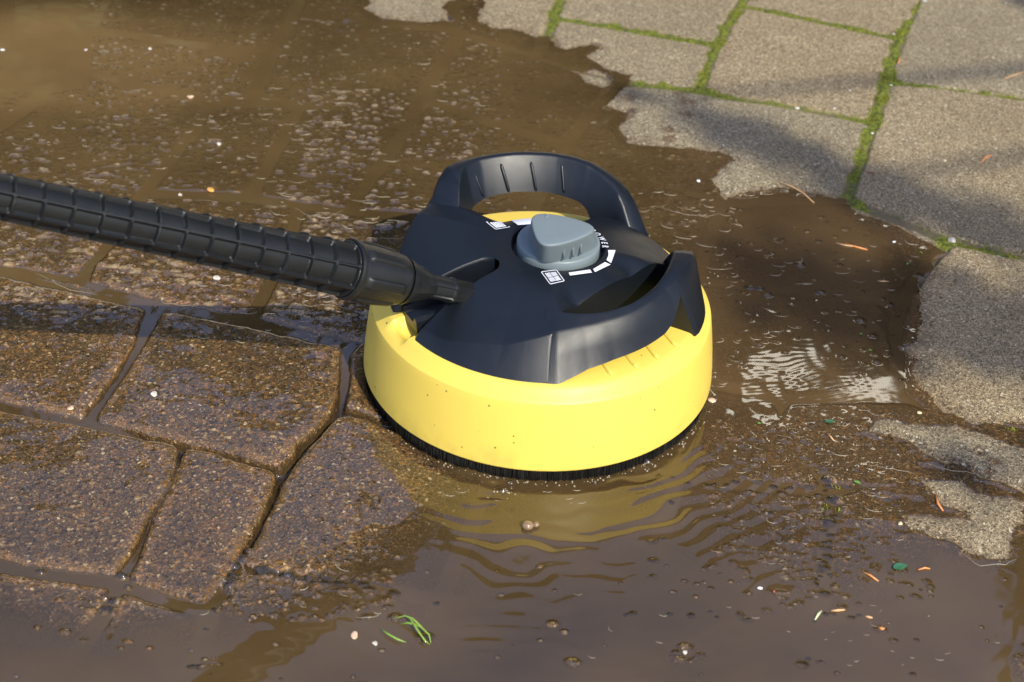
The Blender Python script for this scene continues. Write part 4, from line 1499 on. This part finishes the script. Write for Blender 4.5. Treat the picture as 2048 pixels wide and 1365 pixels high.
# moss tufts in the cracks: nobody could count the strands
V, Fc = [], []
mossM = simple("moss_strand", (.06, .075, .010), (.30, .31, .035), .7, 500)
for (px, py, sp_, n_, hgt) in ((1480, 30, 25, 260, 4), (1440, 90, 25, 220, 4), (1405, 150, 14, 160, 4), (1300, 75, 40, 160, 3), (1370, 85, 30, 160, 3), (1620, 42, 30, 140, 3), (1720, 66, 40, 200, 3.5), (1800, 70, 25, 260, 5),
                               (1840, 15, 20, 200, 4), (1775, 160, 18, 220, 4.5), (1765, 200, 18, 260, 5), (1745, 240, 14, 160, 4), (1725, 300, 14, 120, 3), (1705, 350, 12, 120, 3), (1910, 178, 40, 110, 3),
                               (2000, 192, 45, 160, 3), (1400, 175, 20, 130, 3), (1945, 492, 30, 80, 3), (2030, 512, 25, 110, 3), (1662, 1020, 18, 150, 5), (1675, 985, 20, 130, 5), (2022, 862, 16, 60, 5),
                               (1660, 850, 10, 60, 5), (1860, 815, 8, 20, 4), (1112, 50, 8, 60, 3), (1130, 10, 8, 60, 3)):
    for _ in range(n_):
        qx_, qy_ = px + random.gauss(0, .45) * sp_, py + random.gauss(0, .45) * sp_ * .45
        g = at(qx_, qy_)
        i = min(NX - 1, max(0, int(np.searchsorted(XS, g[0]))))
        j = min(NY - 1, max(0, int(np.searchsorted(YS, g[1]))))
        if D[j, i] > .008:
            continue
        z = H[j, i] - .0004
        a = random.uniform(0, 6.28)
        h = hgt * MM * random.uniform(.3, .8)
        b = len(V)
        dx, dy = math.cos(a) * .0005, math.sin(a) * .0005
        lx_, ly_ = random.gauss(0, .5) * h, random.gauss(0, .5) * h
        V += [(g[0] - dx, g[1] - dy, z), (g[0] + dx, g[1] + dy, z), (g[0] + lx_ * .5 + dx, g[1] + ly_ * .5 + dy, z + h * .6), (g[0] + lx_, g[1] + ly_, z + h)]
        Fc += [(b, b + 1, b + 2), (b, b + 2, b + 3)]
tag(pymesh('moss', V, Fc, mossM, smooth=False), 'bright green moss tufts growing in the joints between the pavers', 'moss', kind='stuff')


# ------------------------------------------------------------------ what stands round the yard: seen in the water, and casting the soft shade
leafM = simple("foliage", (.030, .045, .012), (.055, .080, .020), .6, 3)
barkM = simple("bark", (.06, .045, .032), (.11, .085, .06), .9, 12)


def tree(x, y, h, r, n, label, base=.4, seed=0, leaf_=.16):
    rr_ = np.random.default_rng(seed)
    t_ = bpy.data.objects.new('tree', None)
    COL.objects.link(t_)
    t_.location = (x, y, 0)
    tag(t_, label, 'tree', 'trees behind the yard')
    V, Fc = [], []
    tube(V, Fc, [(0, 0, -.05), (.05, .02, h * .35), (-.04, .03, h * .7), (0, 0, h * .93)], [.16, .13, .08, .02], 10)
    for k in range(14):
        z = h * (.2 + .7 * k / 14)
        a = k * 2.4
        q = r * (1 - .6 * k / 14)
        tube(V, Fc, [(0, 0, z), (math.cos(a) * q * .5, math.sin(a) * q * .5, z + .15), (math.cos(a) * q * .95, math.sin(a) * q * .95, z + .2)], [.05, .03, .01], 6)
    pymesh('trunk', V, Fc, barkM, t_)
    V, Fc = [], []
    lobes = []
    for k in range(26):
        z = base + (h - base) * (k + .5) / 26
        a = rr_.uniform(0, 6.28)
        env = r * (1 - ((z - h * .4) / (h * .62)) ** 2) if z > h * .4 else r * (.75 + .25 * z / (h * .4))
        lobes.append((math.cos(a) * env * .55, math.sin(a) * env * .55, z, max(.3, env * .55)))
        lobes.append((-math.cos(a) * env * .5, -math.sin(a) * env * .5, z, max(.3, env * .55)))
    for k in range(n):
        c = lobes[rr_.integers(len(lobes))]
        d = rr_.normal(size=3)
        d /= np.linalg.norm(d)
        p = np.array(c[:3]) + d * c[3] * rr_.uniform(.5, 1.05)
        u = rr_.normal(size=3)
        u /= np.linalg.norm(u)
        v = np.cross(u, rr_.normal(size=3))
        v /= np.linalg.norm(v)
        s_ = leaf_ * rr_.uniform(.6, 1.3)
        b = len(V)
        V += [tuple(p - u * s_), tuple(p + v * s_ * .6), tuple(p + u * s_), tuple(p - v * s_ * .6)]
        Fc.append((b, b + 1, b + 2, b + 3))
    pymesh('crown', V, Fc, leafM, t_, smooth=False)
    return t_


for i, (azd, dist, eld, r, lb) in enumerate(((-58, 7.5, 38, 1.5, 'dark broad tree at the far left of the yard'), (-41, 7, 36, 1.4, 'lower dark tree left of the middle of the yard'),
                                            (-27, 7.4, 37, 1.4, 'rounded dark tree beyond the lance'), (-14, 7, 36.5, 1.25, 'dark tree beyond the muddy corner'), (-2, 7.3, 43, 1.2, 'tall dark tree straight beyond the cleaner'),
                                            (30, 8.0, 45, 1.3, 'tall dark tree right of the house'), (46, 7.5, 44, 1.6, 'dark tree beyond the dry pavers'), (62, 7.5, 40, 1.6, 'dark tree at the far right of the yard'))):
    a = R(azd)
    tree(math.sin(a) * dist, math.cos(a) * dist, dist * math.tan(R(eld)), r, 5200, lb, seed=i + 3)

wv_, wf_ = [], []
gw = bpy.data.objects.new('reflector_wall', None)  # unseen wall, added so that pale bands reflect in the water
COL.objects.link(gw)
tag(gw, 'long pale rendered wall with coping, added out of view to reflect in the water', 'wall')
V, Fc = [], []
for (a, b) in (((-9, 5.2, -.02), (9, 5.38, 1.25)),):
    V += [(a[0], a[1], a[2]), (b[0], a[1], a[2]), (b[0], b[1], a[2]), (a[0], b[1], a[2]), (a[0], a[1], b[2]), (b[0], a[1], b[2]), (b[0], b[1], b[2]), (a[0], b[1], b[2])]
Q8 = [(0, 3, 2, 1), (4, 5, 6, 7), (0, 1, 5, 4), (1, 2, 6, 5), (2, 3, 7, 6), (3, 0, 4, 7)]
pymesh('wall_face', V, Q8, simple("cream_render", (.62, .56, .46), (.72, .66, .55), .9, 3), gw, smooth=False)
a, b = (-9.05, 5.14, 1.253), (9.05, 5.44, 1.32)
V = [(a[0], a[1], a[2]), (b[0], a[1], a[2]), (b[0], b[1], a[2]), (a[0], b[1], a[2]), (a[0], a[1], b[2]), (b[0], a[1], b[2]), (b[0], b[1], b[2]), (a[0], b[1], b[2])]
pymesh('coping', V, Q8, simple("coping_stone", (.40, .37, .32), (.50, .46, .40), .9, 5), gw, smooth=False)

# house with two panes that throw the sun back on to the water
hz = bpy.data.objects.new('house', None)
COL.objects.link(hz)
HB = Vector((2.1, 8.6, 0))
hz.location = HB
tag(hz, 'dark brick house with pitched roof and sunlit upper windows behind the yard', 'house')
brickM = NT("dark_brick")
co_ = brickM.n("TexCoord").outputs['Object']
mp_ = brickM.n("Mapping", ins={0: co_, 2: (R(90), 0, 0)})
bk_ = brickM.n("TexBrick", ins={'Vector': mp_.outputs[0], 'Color1': (.10, .045, .03, 1), 'Color2': (.07, .035, .025, 1), 'Mortar': (.10, .09, .08, 1), 'Scale': 1.0, 'Brick Width': .22, 'Row Height': .075, 'Mortar Size': .006})
brickM = brickM.done(brickM.n("BsdfPrincipled", ins={'Base Color': bk_.outputs[0], 'Roughness': .85}).outputs[0])


def box(V, Fc, a, b):
    n = len(V)
    for z in (a[2], b[2]):
        V += [(a[0], a[1], z), (b[0], a[1], z), (b[0], b[1], z), (a[0], b[1], z)]
    Fc += [(n, n + 3, n + 2, n + 1), (n + 4, n + 5, n + 6, n + 7), (n, n + 1, n + 5, n + 4), (n + 1, n + 2, n + 6, n + 5), (n + 2, n + 3, n + 7, n + 6), (n + 3, n, n + 4, n + 7)]


V, Fc = [], []
box(V, Fc, (-1.5, 0, -.02), (1.9, 4.5, 7.6))
pymesh('wall', V, Fc, brickM, hz, smooth=False)
V = [(-1.8, -.3, 7.5), (2.2, -.3, 7.5), (2.2, 4.8, 7.5), (-1.8, 4.8, 7.5), (-1.8, 2.2, 9.3), (2.2, 2.2, 9.3)]
pymesh('roof', V, [(0, 1, 5, 4), (2, 3, 4, 5), (0, 4, 3), (1, 2, 5), (0, 3, 2, 1)], simple("roof_tile", (.05, .045, .045), (.08, .07, .065), .8, 8), hz, smooth=False)
frameM = simple("window_frame", (.5, .5, .48), (.6, .6, .58), .5, 5)
gt = NT("window_glass")
gpn = gt.n("BsdfPrincipled", ins={'Base Color': (.03, .035, .04, 1), 'Roughness': .27, 'IOR': 1.5})
glassM = gt.done(gpn.outputs[0])


def window(cx, cz, wd_, hh, glint):
    f_ = bpy.data.objects.new('window', None)
    COL.objects.link(f_)
    f_.parent = hz
    f_.location = (cx, -.05, cz)
    V, Fc = [], []
    e = .05
    box(V, Fc, (-wd_ / 2 - e, 0, -hh / 2 - e), (wd_ / 2 + e, .049, -hh / 2)); box(V, Fc, (-wd_ / 2 - e, 0, hh / 2), (wd_ / 2 + e, .049, hh / 2 + e))
    box(V, Fc, (-wd_ / 2 - e, 0, -hh / 2), (-wd_ / 2, .049, hh / 2)); box(V, Fc, (wd_ / 2, 0, -hh / 2), (wd_ / 2 + e, .049, hh / 2))
    pymesh('frame', V, Fc, frameM, f_, smooth=False)
    V, Fc = [], []
    box(V, Fc, (-wd_ / 2, -.004, -hh / 2), (wd_ / 2, .004, hh / 2))
    g_ = pymesh('pane', V, Fc, glassM, f_, smooth=False)
    if glint is not None:
        W_ = HB + Vector((cx, -.05, cz))
        tgt = Vector(glint)
        hv = (SD + (tgt - W_).normalized()).normalized()
        g_.location = (0, -.06, 0)
        g_.rotation_mode = 'QUATERNION'
        g_.rotation_quaternion = Vector((0, -1, 0)).rotation_difference(hv)


tg = at(1670, 750)
window(-.24, 6.10, .46, .22, tg)
window(.46, 6.22, .46, .18, tg)
window(1.35, 6.1, .5, .7, None)
window(-.4, 2.6, .9, 1.1, None)
window(1.0, 2.6, .9, 1.1, None)

# tree behind the camera whose branches shade the right-hand pavers
st_ = bpy.data.objects.new('tree', None)
COL.objects.link(st_)
tag(st_, 'tree standing behind the viewer whose twigs throw soft shade on the right pavers', 'tree')
SDn = np.array(SD)
DS = 3.4
V, Fc = [], []
LV_, LF_ = [], []
clumps = [([(1370, 235), (1480, 270), (1600, 320), (1700, 360)], .024, 120), ([(1700, 380), (1800, 400), (1920, 430), (2060, 480)], .028, 150), ([(1850, 620), (1950, 650), (2080, 690)], .042, 190),
          ([(1560, 560), (1680, 590), (1800, 640)], .040, 210), ([(1890, 930), (1990, 935)], .010, 16), ([(1230, 180), (1300, 200)], .010, 6), ([(2010, -10), (2080, 10)], .02, 12)]
root = np.array([4.9, -1.2, 0.0])
joinp = np.array([2.4, -2.6, 2.6])
tube(V, Fc, [tuple(root), tuple(root + [.05, .1, 1.2]), tuple(root + [-.1, .4, 2.2]), tuple(root + [-.2, .3, 3.6]), tuple(root + [-.1, .2, 5])], [.16, .13, .11, .07, .02], 10)
for pts, rad, n_ in clumps:
    G = [at(*p) for p in pts]
    W_ = [g + SDn * (DS + .15 * random.random()) for g in G]
    tube(V, Fc, [tuple(root + [-.1, .4, 2.3]), tuple((root + [-.1, .4, 2.3]) * .5 + W_[-1] * .5 + [0, 0, .15])] + [tuple(w_) for w_ in W_[::-1]], [.03, .018] + [.006] * len(W_), 6)
    for _ in range(n_ * 2):
        k = random.uniform(0, len(W_) - 1.001)
        i = int(k)
        c = W_[i] + (W_[i + 1] - W_[i]) * (k - i)
        p = c + rng.normal(size=3) * rad * .8
        u = rng.normal(size=3)
        u /= np.linalg.norm(u)
        v = np.cross(u, rng.normal(size=3))
        v /= np.linalg.norm(v)
        s_ = random.uniform(.010, .022)
        b = len(LV_)
        LV_ += [tuple(p - u * s_), tuple(p + v * s_ * .6), tuple(p + u * s_), tuple(p - v * s_ * .6)]
        LF_.append((b, b + 1, b + 2, b + 3))
for _ in range(2500):
    d = rng.normal(size=3)
    d /= np.linalg.norm(d)
    p = root + np.array([0, -.6, 4.6]) + d * np.array([1.5, 1.3, 1.2]) * random.uniform(.4, 1)
    u = rng.normal(size=3)
    u /= np.linalg.norm(u)
    v = np.cross(u, rng.normal(size=3))
    v /= np.linalg.norm(v)
    b = len(LV_)
    LV_ += [tuple(p - u * .1), tuple(p + v * .06), tuple(p + u * .1), tuple(p - v * .06)]
    LF_.append((b, b + 1, b + 2, b + 3))
pymesh('trunk', V, Fc, barkM, st_)
pymesh('crown', LV_, LF_, leafM, st_, smooth=False)
